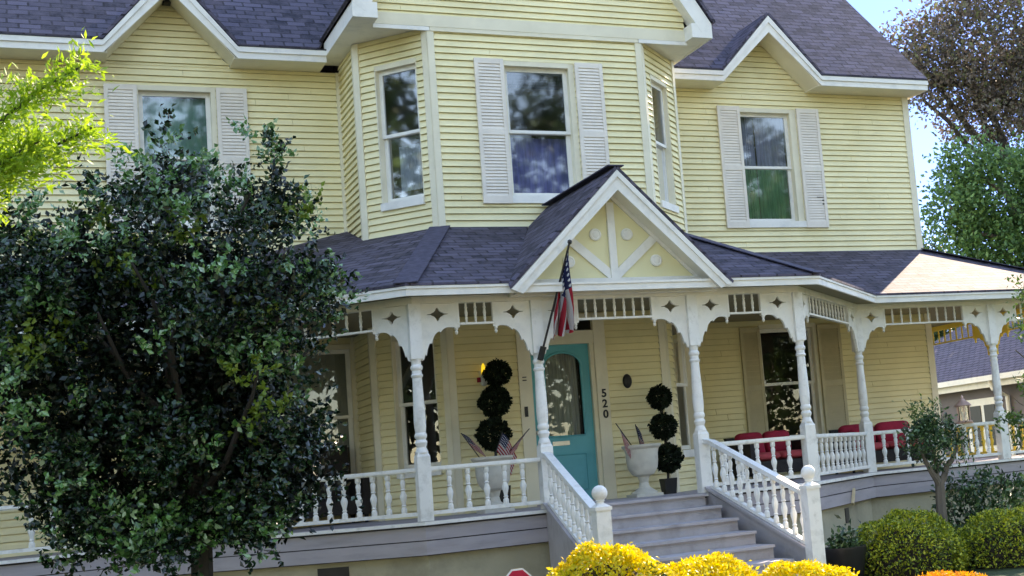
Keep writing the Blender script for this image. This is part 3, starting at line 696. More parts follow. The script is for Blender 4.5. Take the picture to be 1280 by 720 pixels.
def bay_frieze(pa, pb, n, wb=.42, paint='white'):
    F = Frame(pa, pb); L = F.L; h = .067
    fr = MB(); u0, u1 = h + wb, L - h - wb
    F.box(fr, u0, u1, -.03, .03, 2.128, 2.152); F.box(fr, u0 - .01, u0 + .02, -.024, .024, 2.10, 2.374); F.box(fr, u1 - .02, u1 + .01, -.024, .024, 2.10, 2.374)
    f = part(fr, 'frieze', paint)
    for i in range(n):
        u = u0 + (u1 - u0) * (i + 1) / (n + 1); q = F.P(u, 0, 2.146); inst('spindle', SPM if paint == 'white' else SPA, f, q)
    for side in (0, 1):
        o = F.P(h if side == 0 else L - h, .02, 0); ex = F.e if side == 0 else -F.e
        mb = MB(); mb.cut([bracket_outline(wb), quatrefoil(wb * .47, 2.255)], o, ex, (0, 0, 1), -F.n * .04)
        b = part(mb, 'bracket', paint)
        e = o + ex * (wb - .015) - F.n * .02
        d = MB(); d.lathe([(.002, 2.02), (.014, 2.03), (.02, 2.05), (.012, 2.065), (.022, 2.08), (.02, 2.10)], (e.x, e.y, 0), 8); part(d, 'pendant', paint, b, True)
def railing(pa, pb, sp, inset=.073, umax=None, paint='whitewood'):
    F = Frame(pa, pb); L = F.L
    r = MB(); F.box(r, inset, L - inset, -.04, .04, .545, .585); F.box(r, inset, L - inset, -.026, .026, .532, .545); F.box(r, inset, L - inset, -.03, .03, .065, .105)
    o = part(r, 'railing', paint)
    n = max(2, round((L - 2 * inset) / sp) - 1)
    for i in range(n):
        u = inset + (L - 2 * inset) * (i + 1) / (n + 1)
        if umax and u < umax: continue
        inst('baluster', BALM if paint == 'whitewood' else BALA, o, F.P(u, 0, .104))
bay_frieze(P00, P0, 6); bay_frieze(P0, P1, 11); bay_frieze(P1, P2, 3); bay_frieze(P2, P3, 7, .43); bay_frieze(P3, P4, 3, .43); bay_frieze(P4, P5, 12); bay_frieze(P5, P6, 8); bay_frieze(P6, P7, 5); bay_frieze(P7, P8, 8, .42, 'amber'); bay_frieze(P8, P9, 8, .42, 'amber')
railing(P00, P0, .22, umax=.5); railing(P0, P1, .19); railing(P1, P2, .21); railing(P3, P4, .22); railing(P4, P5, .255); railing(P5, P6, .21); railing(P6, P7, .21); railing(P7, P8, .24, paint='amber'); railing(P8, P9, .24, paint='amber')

# deck
o = offset_line(LINE, .05)
mb = MB(); mb.slab([(*p, .0) for p in o] + [(XF, 12, 0), (XF, YW, 0), (XE, YW, 0), (XE, YC, 0), (XB, 0, 0), (XA, 0, 0), (XC, YC, 0), (XC, YW, 0), (XW, YW, 0)], (0, 0, -.04)); part(mb, 'porch_floor', 'deckpaint')
mb = MB(); ribbon(mb, LINE, .0, .085, -.041, -.005); part(mb, 'floor_nosing', 'whitewood')
mb = MB(); ribbon(mb, LINE, .0, .045, -.20, -.062); ribbon(mb, LINE, .0, .052, -.36, -.212); part(mb, 'deck_skirt', 'deckpaint')
mb = MB(); ribbon(mb, LINE, -.03, .02, -.37, -.042); part(mb, 'deck_joist', 'deckdark')
mb = MB(); ribbon(mb, LINE, -.25, -.03, -1.6, -.37); part(mb, 'foundation', 'stucco')
mb = MB()
Fd = Frame(P0, P1); Fd.box(mb, 1.72, 2.12, -.06, -.022, -.95, -.42); part(mb, 'foundation_vent', 'black')
Fe = Frame(P4, P5); mb = MB(); Fe.box(mb, 1.55, 1.75, -.06, -.02, -.62, -.42); part(mb, 'foundation_vent', 'black')

# steps
RUN, RISE, Y0 = .408, .146, -2.16
stair = None
mb = MB()
for k in range(8):
    y = Y0 - RUN * k; z = -RISE * (k + 1)
    mb.box(-.93, .86, y, y + .03, z, z + RISE - .03)
stair = part(mb, 'staircase', 'steppaint')
for k in range(1, 8):
    y = Y0 - RUN * k; z = -RISE * k; mb = MB(); mb.box(-.93, .86, y - .045, y + RUN - .001, z - .03, z); part(mb, 'tread', 'steppaint', stair)
mb = MB(); mb.box(-.93, .86, Y0 - .05, YP - .06, -.03, -.002); part(mb, 'tread', 'steppaint', stair)
def stair_rail(px, nx):
    top = Vector((px, YP - .02, 0)); end = Vector((nx, -4.3, 0))
    d = Vector((nx - px, -4.3 - YP + .02, 0)); ln = d.length; s = .73 / 2.2
    P = lambda t, z: top + d * t + Vector((0, 0, z - .75 * t))
    # stringer boards
    sm = MB(); w = Vector((.03, 0, 0))
    sm.slab([P(.0, .02) - w, P(1, .06) - w, Vector((nx, -4.3, -1.19)) - w, Vector((px, YP - .1, -1.19)) - w], (.06, 0, 0)); part(sm, 'stringer', 'steppaint', stair)
    cp = MB(); cp.bar(P(.02, .075), P(1, .075), .13, .03); part(cp, 'stringer_cap', 'steppaint', stair)
    r = MB(); r.bar(P(.0, .62) , P(.09, .62 + .75 * .09 * .5), .09, .05); r.bar(P(.08, .655), P(.975, .655), .09, .05); r.bar(P(.06, .115), P(.98, .115), .06, .035)
    rl = part(r, 'railing', 'whitewood', house)
    n = 11
    for i in range(n):
        t = .10 + .82 * i / (n - 1); q = P(t, .135); inst('baluster', BALM, rl, q, 0, .50 / .43)
    nm = MB(); x, y = nx, -4.3
    nm.box(x - .076, x + .076, y - .076, y + .076, -1.2, -.02); nm.hexa([(x-.088, y-.088, -.02), (x+.088, y-.088, -.02), (x+.088, y+.088, -.02), (x-.088, y+.088, -.02)], [(x-.088, y-.088, .015), (x+.088, y-.088, .015), (x+.088, y+.088, .015), (x-.088, y+.088, .015)])
    nm.hexa([(x-.08, y-.08, .015), (x+.08, y-.08, .015), (x+.08, y+.08, .015), (x-.08, y+.08, .015)], [(x-.03, y-.03, .05), (x+.03, y-.03, .05), (x+.03, y+.03, .05), (x-.03, y+.03, .05)])
    nw = part(nm, 'newel_post', 'whitewood', stair)
    bl = MB(); R_ = .078; bl.lathe([(.04, .04), (.035, .065), (.05, .075)] + [(R_ * math.sin(a), .15 - R_ * math.cos(a)) for a in np.linspace(.55, PI - .02, 12)], (x, y, 0), 20); part(bl, 'ball_finial', 'whitewood', house, True)
stair_rail(P2[0] - .02, -1.27); stair_rail(P3[0] + .02, 1.09)

# ------------------------------------------------------------------ front door
dm = MB(); yd = .06
mbx = MB(); mbx.box(-.448, .379, yd, yd + .045, .02, 2.05)
door = None
outline = [(-.448, .02), (.379, .02), (.379, 2.05), (-.448, 2.05)]
arch = [(-.25, .86), (.26, .86), (.26, 1.78)] + [(.005 + .255 * math.cos(a), 1.78 + .17 * math.sin(a)) for a in np.linspace(.15, PI - .15, 12)] + [(-.25, 1.78)]
mb = MB(); mb.cut([outline, arch[::-1]], (0, yd, 0), (1, 0, 0), (0, 0, 1), (0, .045, 0)); door = part(mb, 'door', 'teal')
mb = MB(); q = [(x, yd + .03, z) for x, z in arch]; mb.poly(q); part(mb, 'door_glass', 'glassdim', door)
mb = MB()
k = 30; row = [[(-.24 + .46 * i / k, yd + .06 + .012 * math.sin(i * 1.7), zz) for i in range(k + 1)] for zz in (.84, 1.96)]
for i in range(k): mb.poly([row[0][i], row[0][i+1], row[1][i+1], row[1][i]])
part(mb, 'lace_curtain', 'lace', door)
mb = MB()
for pts, r_ in ((arch + arch[:1], .016),): mb.tube([(x, yd - .004, z) for x, z in pts], r_, 6)
for (x0, x1, z0, z1) in ((-.31, .25, .16, .62),):
    mb.tube([(x0, yd, z0), (x1, yd, z0), (x1, yd, z1), (x0, yd, z1), (x0, yd, z0)], .013, 6); mb.box(x0 + .05, x1 - .05, yd - .012, yd + .01, z0 + .05, z1 - .05)
part(mb, 'door_moulding', 'teal', door)
mb = MB(); mb.box(-.20, .03, yd - .015, yd - .001, .745, .80); mb.box(-.18, .01, yd - .022, yd - .014, .757, .788); part(mb, 'mail_slot', 'chrome', door)
mb = MB(); mb.lathe([(.03, 0), (.03, .008), (.012, .012), (.012, .035), (.03, .045), (.034, .06), (.02, .075)], (0, 0, 0), 14); mb.v = [(-.40 + a, yd - c, .93 + b_) for a, b_, c in mb.v]; part(mb, 'door_knob', 'chrome', door, True)
mb = MB(); yf = -.045
mb.box(-.62, -.448, yf, .12, -.0, 2.22); mb.box(.379, .43, .0, .12, 0, 2.22); mb.box(.43, .59, yf, .03, 0, 2.44); mb.box(-.448, .43, yf + .01, .12, 2.05, 2.22); mb.box(-.62, -.448, yf + .001, .1, 2.221, 2.44); mb.box(-.448, .43, yf + .012, .1, 2.38, 2.44)
part(mb, 'door_frame', 'cream')
mb = MB(); mb.poly([(-.448, .03, 2.22), (.43, .03, 2.22), (.43, .03, 2.38), (-.448, .03, 2.38)]); part(mb, 'transom_pane', 'glassdim')
mb = MB(); mb.box(-.50, .43, -.06, .12, .001, .02); part(mb, 'door_sill', 'deckpaint')
def text(body, loc, size, m, name, parent, rot=(PI / 2, 0, 0)):
    c = bpy.data.curves.new(name, 'FONT'); c.body = body; c.size = size; c.align_x = 'CENTER'; c.align_y = 'CENTER'; c.extrude = .004; c.space_line = .82; c.offset = .004
    c.materials.append(M[m]); o = bpy.data.objects.new(name, c); COL.objects.link(o); o.location = loc; o.rotation_euler = rot; o.parent = parent; return o
for k, ch in enumerate('520'):
    t = text(ch, (.515 + .002 * k, yf - .006, 1.375 - .137 * k), .145, 'black', 'digit', house); bpy.context.view_layer.update()
    me = bpy.data.meshes.new_from_object(t.evaluated_get(bpy.context.evaluated_depsgraph_get())); o = bpy.data.objects.new('house_number', me); COL.objects.link(o); o.location = t.location; o.rotation_euler = t.rotation_euler; o.parent = house
    cu = t.data; bpy.data.objects.remove(t); bpy.data.curves.remove(cu)
mb = MB(); mb.box(-.575, -.535, yf - .02, yf - .001, 1.14, 1.27); part(mb, 'doorbell', 'black')
for z in (1.60, 1.64):
    mb = MB(); mb.box(-.575, -.525, yf - .012, yf - .001, z, z + .012); part(mb, 'door_catch', 'black')
mb = MB(); n = 20; mb.lathe([(.001, -.03), (.05, -.028), (.062, -.015), (.066, 0)], (0, 0, 0), 20); mb.v = [(.865 + a, -.025 + c, 1.52 + b_ * 1.45) for a, b_, c in mb.v]; part(mb, 'oval_plaque', 'black', smooth=True)
mb = MB(); q = Fe.P(1.70, .075, -.30); mb.bar(q - Vector((.06, .06, .07)), q + Vector((.05, .05, .12)), .05, .03, (1, -1, 0)); part(mb, 'patch_board', 'pale wood')  # short pale slanted strip on the porch skirt

# ------------------------------------------------------------------ ground
GZ = -1.2
mb = MB(); n = 40
def gnd(i, j):
    x = -120 + 260 * i / n; y = -120 + 320 * j / n; return (x, y, GZ)
mb.poly([(-400, -300, GZ), (500, -300, GZ), (500, 700, GZ), (-400, 700, GZ)]); tag(mb.build('lawn', M['lawn']), kind='structure')
mb = MB(); mb.slab([(-1.2, -5.1, GZ + .004), (1.1, -5.1, GZ + .004), (.6, -10.5, GZ + .004), (-1.7, -10.5, GZ + .004)], (0, 0, .02)); tag(mb.build('path', M['path']), kind='structure')
for nm, y0, y1, h in (('pavement', -12.2, -10.5, .02), ('road', -24, -13.4, .008), ('pavement', -27, -25.2, .02)):
    mb = MB(); mb.box(-70, 90, y0, y1, GZ + .004, GZ + .004 + h); tag(mb.build(nm, M['asphalt' if nm == 'road' else 'path']), kind='structure')

# ------------------------------------------------------------------ porch furnishings
def wicker_seat(name, loc, w, rz, label, group, cushions=True, back=.74):
    r = empty(name, loc, rz, label, 'settee', group)
    D = .66
    for x in (-w / 2, w / 2 - .09):
        mb = MB(); mb.box(x, x + .09, -D / 2, D / 2, .10, .585); mb.box(x - .01, x + .10, -D / 2 - .02, D / 2, .58, .61); part(mb, 'armrest', 'wicker', r)
    mb = MB(); mb.box(-w / 2 + .09, w / 2 - .09, -D / 2, D / 2 - .08, .12, .30); part(mb, 'seat', 'wicker', r)
    mb = MB(); mb.hexa([(-w/2 + .09, D/2 - .1, .30), (w/2 - .09, D/2 - .1, .30), (w/2 - .09, D/2, .30), (-w/2 + .09, D/2, .30)], [(-w/2 + .05, D/2 + .03, back), (w/2 - .05, D/2 + .03, back), (w/2 - .05, D/2 + .1, back), (-w/2 + .05, D/2 + .1, back)])
    part(mb, 'backrest', 'wicker', r)
    for x in (-w / 2 + .05, w / 2 - .05):
        for y in (-D / 2 + .05, D / 2 - .05):
            mb = MB(); mb.lathe([(.022, 0), (.03, .12)], (x, y, 0), 8); part(mb, 'leg', 'wicker', r)
    def pillow(mb, c, sx, sy, sz, tilt=0):
        n = 14; pw = 2.6
        for i in range(9):
            pass
        n0 = len(mb.v); R_, S = 9, 20
        for i in range(R_ + 1):
            th = -PI / 2 + PI * i / R_
            for k in range(S):
                a = 2 * PI * k / S; sg = lambda v, e: math.copysign(abs(v) ** e, v)
                p = Vector((sx * sg(math.cos(th), .5) * sg(math.cos(a), .35), sy * sg(math.sin(th), .7), sz * sg(math.cos(th), .5) * sg(math.sin(a), .35)))
                p.rotate(Matrix.Rotation(tilt, 3, 'X')); mb.v.append(tuple(p + Vector(c)))
        for i in range(R_):
            for k in range(S):
                a = n0 + i * S + k; b = n0 + i * S + (k + 1) % S; mb.f.append((a, b, b + S, a + S))
    if cushions:
        k = 2; cw = (w - .18) / k
        for i in range(k):
            x = -w / 2 + .09 + cw * (i + .5)
            mb = MB(); pillow(mb, (x, -.05, .365), cw / 2 - .008, .065, D / 2 - .06, PI / 2); part(mb, 'seat_cushion', 'pinkcushion', r, True)
            mb = MB(); pillow(mb, (x, D / 2 - .16, .565), cw / 2 - .012, .085, .17, -.22); part(mb, 'back_cushion', 'redcushion', r, True)
        mb = MB(); pillow(mb, (-w / 4, .02, .52), .17, .07, .15, -.45); part(mb, 'throw_pillow', 'redcushion', r, True)
    return r
wicker_seat('wicker_settee', (3.42, .95, 0), 1.15, .12, 'dark wicker settee with red cushions, below the shuttered porch window', None, back=.68)
wicker_seat('wicker_settee', (5.45, 1.15, 0), 1.45, -.05, 'longer dark settee with red cushions, before the blank porch wall', None, back=.68)
wicker_seat('wicker_settee', (-3.0, 1.35, 0), 1.3, .1, 'plain dark settee without red cushions under the pale roller shade', None, cushions=False, back=1.02)

URN = [(.17, 0), (.17, .05), (.14, .07), (.07, .12), (.055, .18), (.07, .23), (.075, .25), (.14, .28), (.19, .36), (.205, .46), (.205, .54), (.22, .60), (.25, .63), (.255, .655), (.235, .66), (.20, .62), (.19, .58)]
def urn(loc, label):
    r = empty('planter_urn', loc, 0, label, 'urn', 'stone urns beside the front door')
    mb = MB(); mb.lathe(URN, (0, 0, 0), 28, cap=False); part(mb, 'bowl', 'urn', r, True, angle=30)
    mb = MB(); mb.lathe([(.198, .585), (.12, .60), (.01, .605)], (0, 0, 0), 20, cap=False); part(mb, 'soil', 'soil', r)
    mb = MB(); mb.box(-.18, .18, -.18, .18, 0, .035); part(mb, 'plinth', 'urn', r)
urn((-1.30, -.90, 0), 'cast stone urn behind the railing, left of the blue door')
urn((.74, -.62, 0), 'cast stone urn at the top of the steps, right of the blue door')

def topiary(loc, balls, label, pot=.09, poth=.2):
    r = empty('topiary', loc, 0, label, 'topiary', 'black green ball topiaries')
    mb = MB(); mb.hexa([(-pot*.8, -pot*.8, 0), (pot*.8, -pot*.8, 0), (pot*.8, pot*.8, 0), (-pot*.8, pot*.8, 0)], [(-pot, -pot, poth), (pot, -pot, poth), (pot, pot, poth), (-pot, pot, poth)]); part(mb, 'pot', 'black', r)
    mb = MB(); mb.tube([(0, 0, poth - .02)] + [(x, 0, z) for x, z, q in balls], .016, 7); part(mb, 'stem', 'darkbark', r)
    for (x, z, q) in balls:
        n = int(1500 * (q / .18) ** 2); d = rng.normal(size=(n, 3)); d /= np.linalg.norm(d, axis=1)[:, None]
        f = 1 + .10 * np.sin(d[:, :1] * 7 + 1) * np.cos(d[:, 2:] * 6)
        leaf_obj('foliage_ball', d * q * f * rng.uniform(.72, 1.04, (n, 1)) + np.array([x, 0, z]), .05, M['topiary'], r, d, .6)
topiary((-1.08, -.40, 0), [(-.03, .94, .205), (.01, 1.34, .195), (.07, 1.69, .165)], 'taller black green three ball topiary left of the blue door', .11, .3)
topiary((1.13, -.50, 0), [(.02, .46, .185), (-.01, .87, .175), (-.03, 1.25, .155)], 'shorter black green three ball topiary in a square pot by the steps')

def flag_cloth(name, w, h, xform, nu=14, nv=10):
    mb = MB(); uv = []
    for j in range(nv + 1):
        for i in range(nu + 1):
            u, v = i / nu, j / nv; mb.v.append(tuple(xform(u, v))); uv.append((u, v))
    for j in range(nv):
        for i in range(nu):
            a = j * (nu + 1) + i; mb.f.append((a, a + 1, a + nu + 2, a + nu + 1))
    return mb, uv
def hand_flag(tip, foot, side, droop, label):
    """small flag on a stick pushed into an urn"""
    tip = Vector(tip); foot = Vector(foot); r = empty('hand_flag', foot, 0, label, 'flag', 'small flags stuck in the urns')
    mb = MB(); mb.tube([(0, 0, 0), tip - foot], .006, 6); part(mb, 'stick', 'flagpole', r)
    ax = (tip - foot).normalized(); out = Vector((side, -.25, 0)).normalized()
    def xf(u, v):
        p = (tip - foot) - ax * (.24 * (1 - v)) + out * (.30 * u * (1 - droop * .4)) - Vector((0, 0, 1)) * (droop * .26 * u ** 1.3) + Vector((0, 1, 0)) * .02 * math.sin(u * 7 + v * 2)
        return p
    mb, uv = flag_cloth('cloth', .3, .2, xf); part(mb, 'cloth', 'flag', r, True, uv=uv, angle=180)
hand_flag((-1.62, -.78, .97), (-1.40, -.86, .60), 1, .75, 'small flag leaning left from the urn behind the railing')
hand_flag((-1.12, -.80, .94), (-1.28, -.86, .60), 1, 1.2, 'small flag standing in the middle of the urn behind the railing')
hand_flag((-.78, -.80, .96), (-1.18, -.86, .60), -1, .9, 'small flag leaning toward the door from the urn behind the railing')
hand_flag((.38, -.72, .95), (.64, -.64, .60), 1, 1.5, 'small flag leaning toward the door from the urn above the steps')
hand_flag((.67, -.66, .92), (.74, -.62, .60), 1, 1.4, 'small flag upright in the urn above the steps')

# big flag on the post
r = empty('house_flag', (-1.017, YP - .08, 1.70), 0, 'large striped flag hanging limp from a pole on the porch post', 'flag')
p0 = Vector((0, 0, 0)); p1 = Vector((.30, -.42, 1.27)); ax = (p1 - p0).normalized()
mb = MB(); mb.tube([p0, p1], .013, 8); part(mb, 'pole', 'flagpole', r, True)
mb = MB(); mb.lathe([(.002, -.03), (.022, -.02), (.028, 0), (.022, .02), (.002, .03)], tuple(p1), 10); part(mb, 'finial', 'flagpole', r, True)
mb = MB(); mb.bar(p0 - ax * .02, p0 + ax * .14, .05, .05); part(mb, 'pole_socket', 'darkmetal', r)
def limp(u, v):
    # v: position along the hoist (1 top), u: along the fly, which hangs down in folds
    base = p1 - ax * (.05 + .62 * (1 - v))
    drop = u * (.93 - .48 * (1 - v)) + .03 * math.sin(v * 17) * u
    sw = (1 - v)
    x = base.x * (1 - u) + u * (.31 - .20 * (1 - v)) + .045 * math.sin(v * 15 + u * 3) * min(1, u * 1.5)
    y = base.y * (1 - .35 * u) + .09 * math.sin(v * 19 + 1 + 2 * u) * min(1, u * 2)
    return Vector((x, y, base.z - drop))
mb, uv = flag_cloth('cloth', 1, 1, limp, 26, 40); part(mb, 'cloth', 'flag', r, True, uv=uv, angle=180)

# lanterns
r = empty('wall_lantern', (-1.10, -.025, 1.62), 0, 'small white wall lantern with an amber top beside the tall topiary', 'lantern')
mb = MB(); mb.box(-.03, .03, -.025, 0, .0, .14); mb.tube([(0, -.02, .1), (0, -.07, .13), (0, -.10, .10)], .008, 6); part(mb, 'bracket', 'pewter', r)
mb = MB(); mb.lathe([(.02, -.06), (.045, -.04), (.05, .0), (.045, .05), (.03, .09)], (0, -.10, 0), 12); part(mb, 'body', 'pewter', r, True)
mb = MB(); mb.lathe([(.028, .09), (.03, .11), (.024, .19), (.008, .225)], (0, -.10, 0), 10); part(mb, 'bulb', 'bulb', r, True)
mb = MB(); mb.box(-.085, -.045, -.12, -.08, -.01, .05); part(mb, 'ornament', 'redcushion', r)
r = empty('candle_lantern', (6.36, YQ, .585), 0, 'copper topped candle lantern standing on the porch railing', 'lantern')
mb = MB(); mb.box(-.13, .13, -.05, .05, 0, .012); mb.lathe([(.125, .012), (.13, .03), (.11, .045)], (0, 0, 0), 16); part(mb, 'base', 'copper', r)
mb = MB()
for k in range(6):
    a = k * PI / 3; mb.tube([(.1 * math.cos(a), .1 * math.sin(a), .04), (.1 * math.cos(a), .1 * math.sin(a), .27)], .008, 5)
part(mb, 'cage', 'copper', r)
mb = MB(); mb.lathe([(.092, .045), (.092, .265)], (0, 0, 0), 16, cap=False); part(mb, 'glass', 'lampglass', r, True)
mb = MB(); mb.lathe([(.04, .045), (.04, .17), (.005, .18)], (0, 0, 0), 12); part(mb, 'candle', 'white', r, True)
mb = MB(); mb.lathe([(.125, .262), (.13, .275), (.10, .31), (.05, .345), (.045, .36), (.03, .375), (.02, .38), (.022, .40), (.01, .42), (.004, .435)], (0, 0, 0), 18); part(mb, 'cap', 'copper', r, True)

# garden sign
r = empty('yard_sign', (-2.69, -6.0, GZ), 0, 'small red octagon sign with a white border on a stake in front of the porch', 'sign')
mb = MB(); mb.box(-.012, .012, .006, .02, 0, .75); part(mb, 'stake', 'chrome', r)
oc = lambda R_: [(R_ * math.cos(PI / 8 + k * PI / 4), R_ * math.sin(PI / 8 + k * PI / 4)) for k in range(8)]
mb = MB(); mb.cut([oc(.13)], (0, 0, .70), (1, 0, 0), (0, 0, 1), (0, .006, 0)); part(mb, 'border', 'signwhite', r)
mb = MB(); mb.cut([oc(.115)], (0, -.003, .70), (1, 0, 0), (0, 0, 1), (0, .0025, 0)); part(mb, 'face', 'sign', r)

# potted plant
r = empty('potted_plant', (2.08, -3.2, GZ), 0, 'dark round pot with a sparse green plant beside the right newel post', 'potted plant')
mb = MB(); mb.lathe([(.17, 0), (.20, .1), (.245, .36), (.26, .42), (.26, .45), (.235, .45), (.225, .40), (.05, .39)], (0, 0, 0), 24, cap=False); part(mb, 'pot', 'black', r, True)
P_, D_ = blob_points([(0, 0, .5, .2, .2, .16)], 45, 9, .05, .2); leaf_obj('foliage', P_, .075, M['mixshrub'], r, D_, .4)

# ------------------------------------------------------------------ shrubs
def mound(name, loc, rx, ry, rz, cz, mats, label, cat, group, n=7000, size=.04, split=.15, names=('foliage', 'new_growth'), pw=2.4):
    r = empty(name, loc, 0, label, cat, group)
    d = rng.normal(size=(n, 3)); d[:, 2] = np.where(d[:, 2] < -.5, -d[:, 2], d[:, 2]); d /= np.linalg.norm(d, axis=1)[:, None]
    k = (np.abs(d) ** pw).sum(1) ** (-1 / pw)                   # boxy-round clipped shape
    bump = 1 + .045 * np.sin(d[:, 0] * 9 + loc[0]) * np.cos(d[:, 1] * 8) + .035 * np.sin(d[:, 2] * 11 + d[:, 0] * 5 + loc[0] * 3)
    rad = (rng.uniform(0, 1, n) ** .35) * .22 + .80
    stray = rng.uniform(0, 1, n) < .03; rad = np.where(stray, rad + rng.uniform(0, .09, n), rad)
    P = d * (k * bump * rad)[:, None] * np.array([rx, ry, rz]) + np.array([0, 0, cz])
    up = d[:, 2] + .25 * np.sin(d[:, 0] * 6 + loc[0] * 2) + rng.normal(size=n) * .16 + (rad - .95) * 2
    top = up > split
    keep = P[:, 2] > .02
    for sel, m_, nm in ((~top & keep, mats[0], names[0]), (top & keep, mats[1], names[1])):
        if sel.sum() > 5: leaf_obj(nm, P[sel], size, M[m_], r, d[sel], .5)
    c = MB(); c.lathe([(.01 * rx, max(0.0, cz - rz * .7))] + [(rx * .78 * math.cos(a), cz + rz * .78 * math.sin(a)) for a in np.linspace(-.9, PI / 2 - .05, 9)], (0, 0, 0), 20)
    c.v = [(x, y * ry / rx, max(z, 0.0)) for x, y, z in c.v]; part(c, 'inner_branches', 'soil', r, True)
    return r
gg = 'golden leaved shrubs along the front bed'
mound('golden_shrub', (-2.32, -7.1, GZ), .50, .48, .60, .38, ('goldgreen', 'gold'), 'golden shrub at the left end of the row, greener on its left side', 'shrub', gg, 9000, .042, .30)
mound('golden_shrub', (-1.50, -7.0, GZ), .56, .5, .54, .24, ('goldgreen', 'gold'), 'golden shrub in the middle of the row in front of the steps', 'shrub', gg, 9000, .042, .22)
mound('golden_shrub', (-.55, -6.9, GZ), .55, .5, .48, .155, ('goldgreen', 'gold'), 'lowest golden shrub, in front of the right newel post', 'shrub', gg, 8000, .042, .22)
mound('flower_mound', (.72, -7.0, GZ), .70, .4, .32, .07, ('goldgreen', 'orange'), 'low mound of orange flowers in front of the clipped green bushes', 'flowers', None, 5000, .035, .35, ('foliage', 'flowers'))
hh = 'clipped round green bushes'
mound('boxwood_bush', (3.02, -3.05, GZ), .70, .65, .62, .13, ('boxwood', 'boxwood'), 'clipped round green bush beside the dark pot', 'bush', hh, 11000, .042, .25, pw=2.15)
mound('boxwood_bush', (4.32, -3.35, GZ), .70, .7, .62, .05, ('boxwood', 'boxwood'), 'clipped round green bush at the right edge', 'bush', hh, 11000, .042, .25, pw=2.15)

r = empty('leafy_shrub', (5.25, -1.5, GZ), 0, 'loose dark leafy shrub growing against the right porch skirt', 'shrub')
P_, D_ = blob_points([(-.35, 0, .55, .45, .35, .5), (.35, .05, .6, .55, .4, .55), (.95, 0, .5, .4, .35, .45), (-.1, 0, .95, .25, .25, .2)], 330, 11, .06, .2); leaf_obj('foliage', P_, .075, M['mixshrub'], r, D_, .5)
mb = MB()
for k in range(9):
    a = random.uniform(-1, 1); limb(mb, (a * .3, 0, 0), (a * .8, random.uniform(-.2, .2), random.uniform(.5, 1.0)), .014, .005, .03, 4)
part(mb, 'stems', 'darkbark', r)

r = empty('pruned_tree', (4.42, -1.75, GZ), 0, 'small pruned tree with a bare grey trunk in front of the right porch', 'tree')
mb = MB(); t = limb(mb, (0, 0, 0), (.06, 0, 1.02), .085, .065, .012, 6)
limb(mb, (.05, 0, .95), (-.17, .02, 1.45), .05, .02, .02, 5); limb(mb, (.06, 0, 1.0), (.32, -.02, 1.36), .05, .03, .02, 5); limb(mb, (.05, 0, .98), (.03, .1, 1.6), .045, .015, .02, 5); limb(mb, (.32, -.02, 1.36), (.48, 0, 1.68), .028, .01, .02, 4)
part(mb, 'trunk', 'bark', r, True)
P_, D_ = blob_points([(-.10, 0, 1.60, .30, .30, .28), (.08, .02, 1.80, .26, .26, .18), (.30, 0, 1.62, .20, .2, .18), (-.24, 0, 1.72, .18, .2, .14), (.05, 0, 1.35, .22, .2, .16)], 175, 15, .05, .3); leaf_obj('crown', P_, .058, M['mixshrub'], r, D_, .5)
P_, D_ = blob_points([(-.1, 0, 2.0, .36, .22, .12), (.42, -.1, 1.5, .25, .15, .28)], 45, 9, .05, .1); leaf_obj('leaves', P_, .055, M['privet'], r, D_, .4)

r = empty('sapling', (6.05, -2.0, GZ), 0, 'thin leafy sapling rising at the right edge before the porch corner', 'tree')
mb = MB(); limb(mb, (0, 0, 0), (.15, 0, 3.6), .03, .008, .05, 8)
for k in range(10):
    z = random.uniform(1.0, 3.4); limb(mb, (.04 * z, 0, z), (random.uniform(-.65, .5), random.uniform(-.3, .3), z + .35), .012, .004, .03, 4)
part(mb, 'trunk', 'bark', r, True)
P_, D_ = blob_points([(-.35, 0, 1.62, .42, .3, .26), (.2, 0, 2.2, .45, .35, .4), (.12, 0, 3.1, .35, .3, .5), (.15, 0, 3.55, .3, .25, .28), (.3, 0, 1.2, .5, .4, .4)], 230, 11, .055, .1); leaf_obj('crown', P_, .07, M['privet'], r, D_, .45)

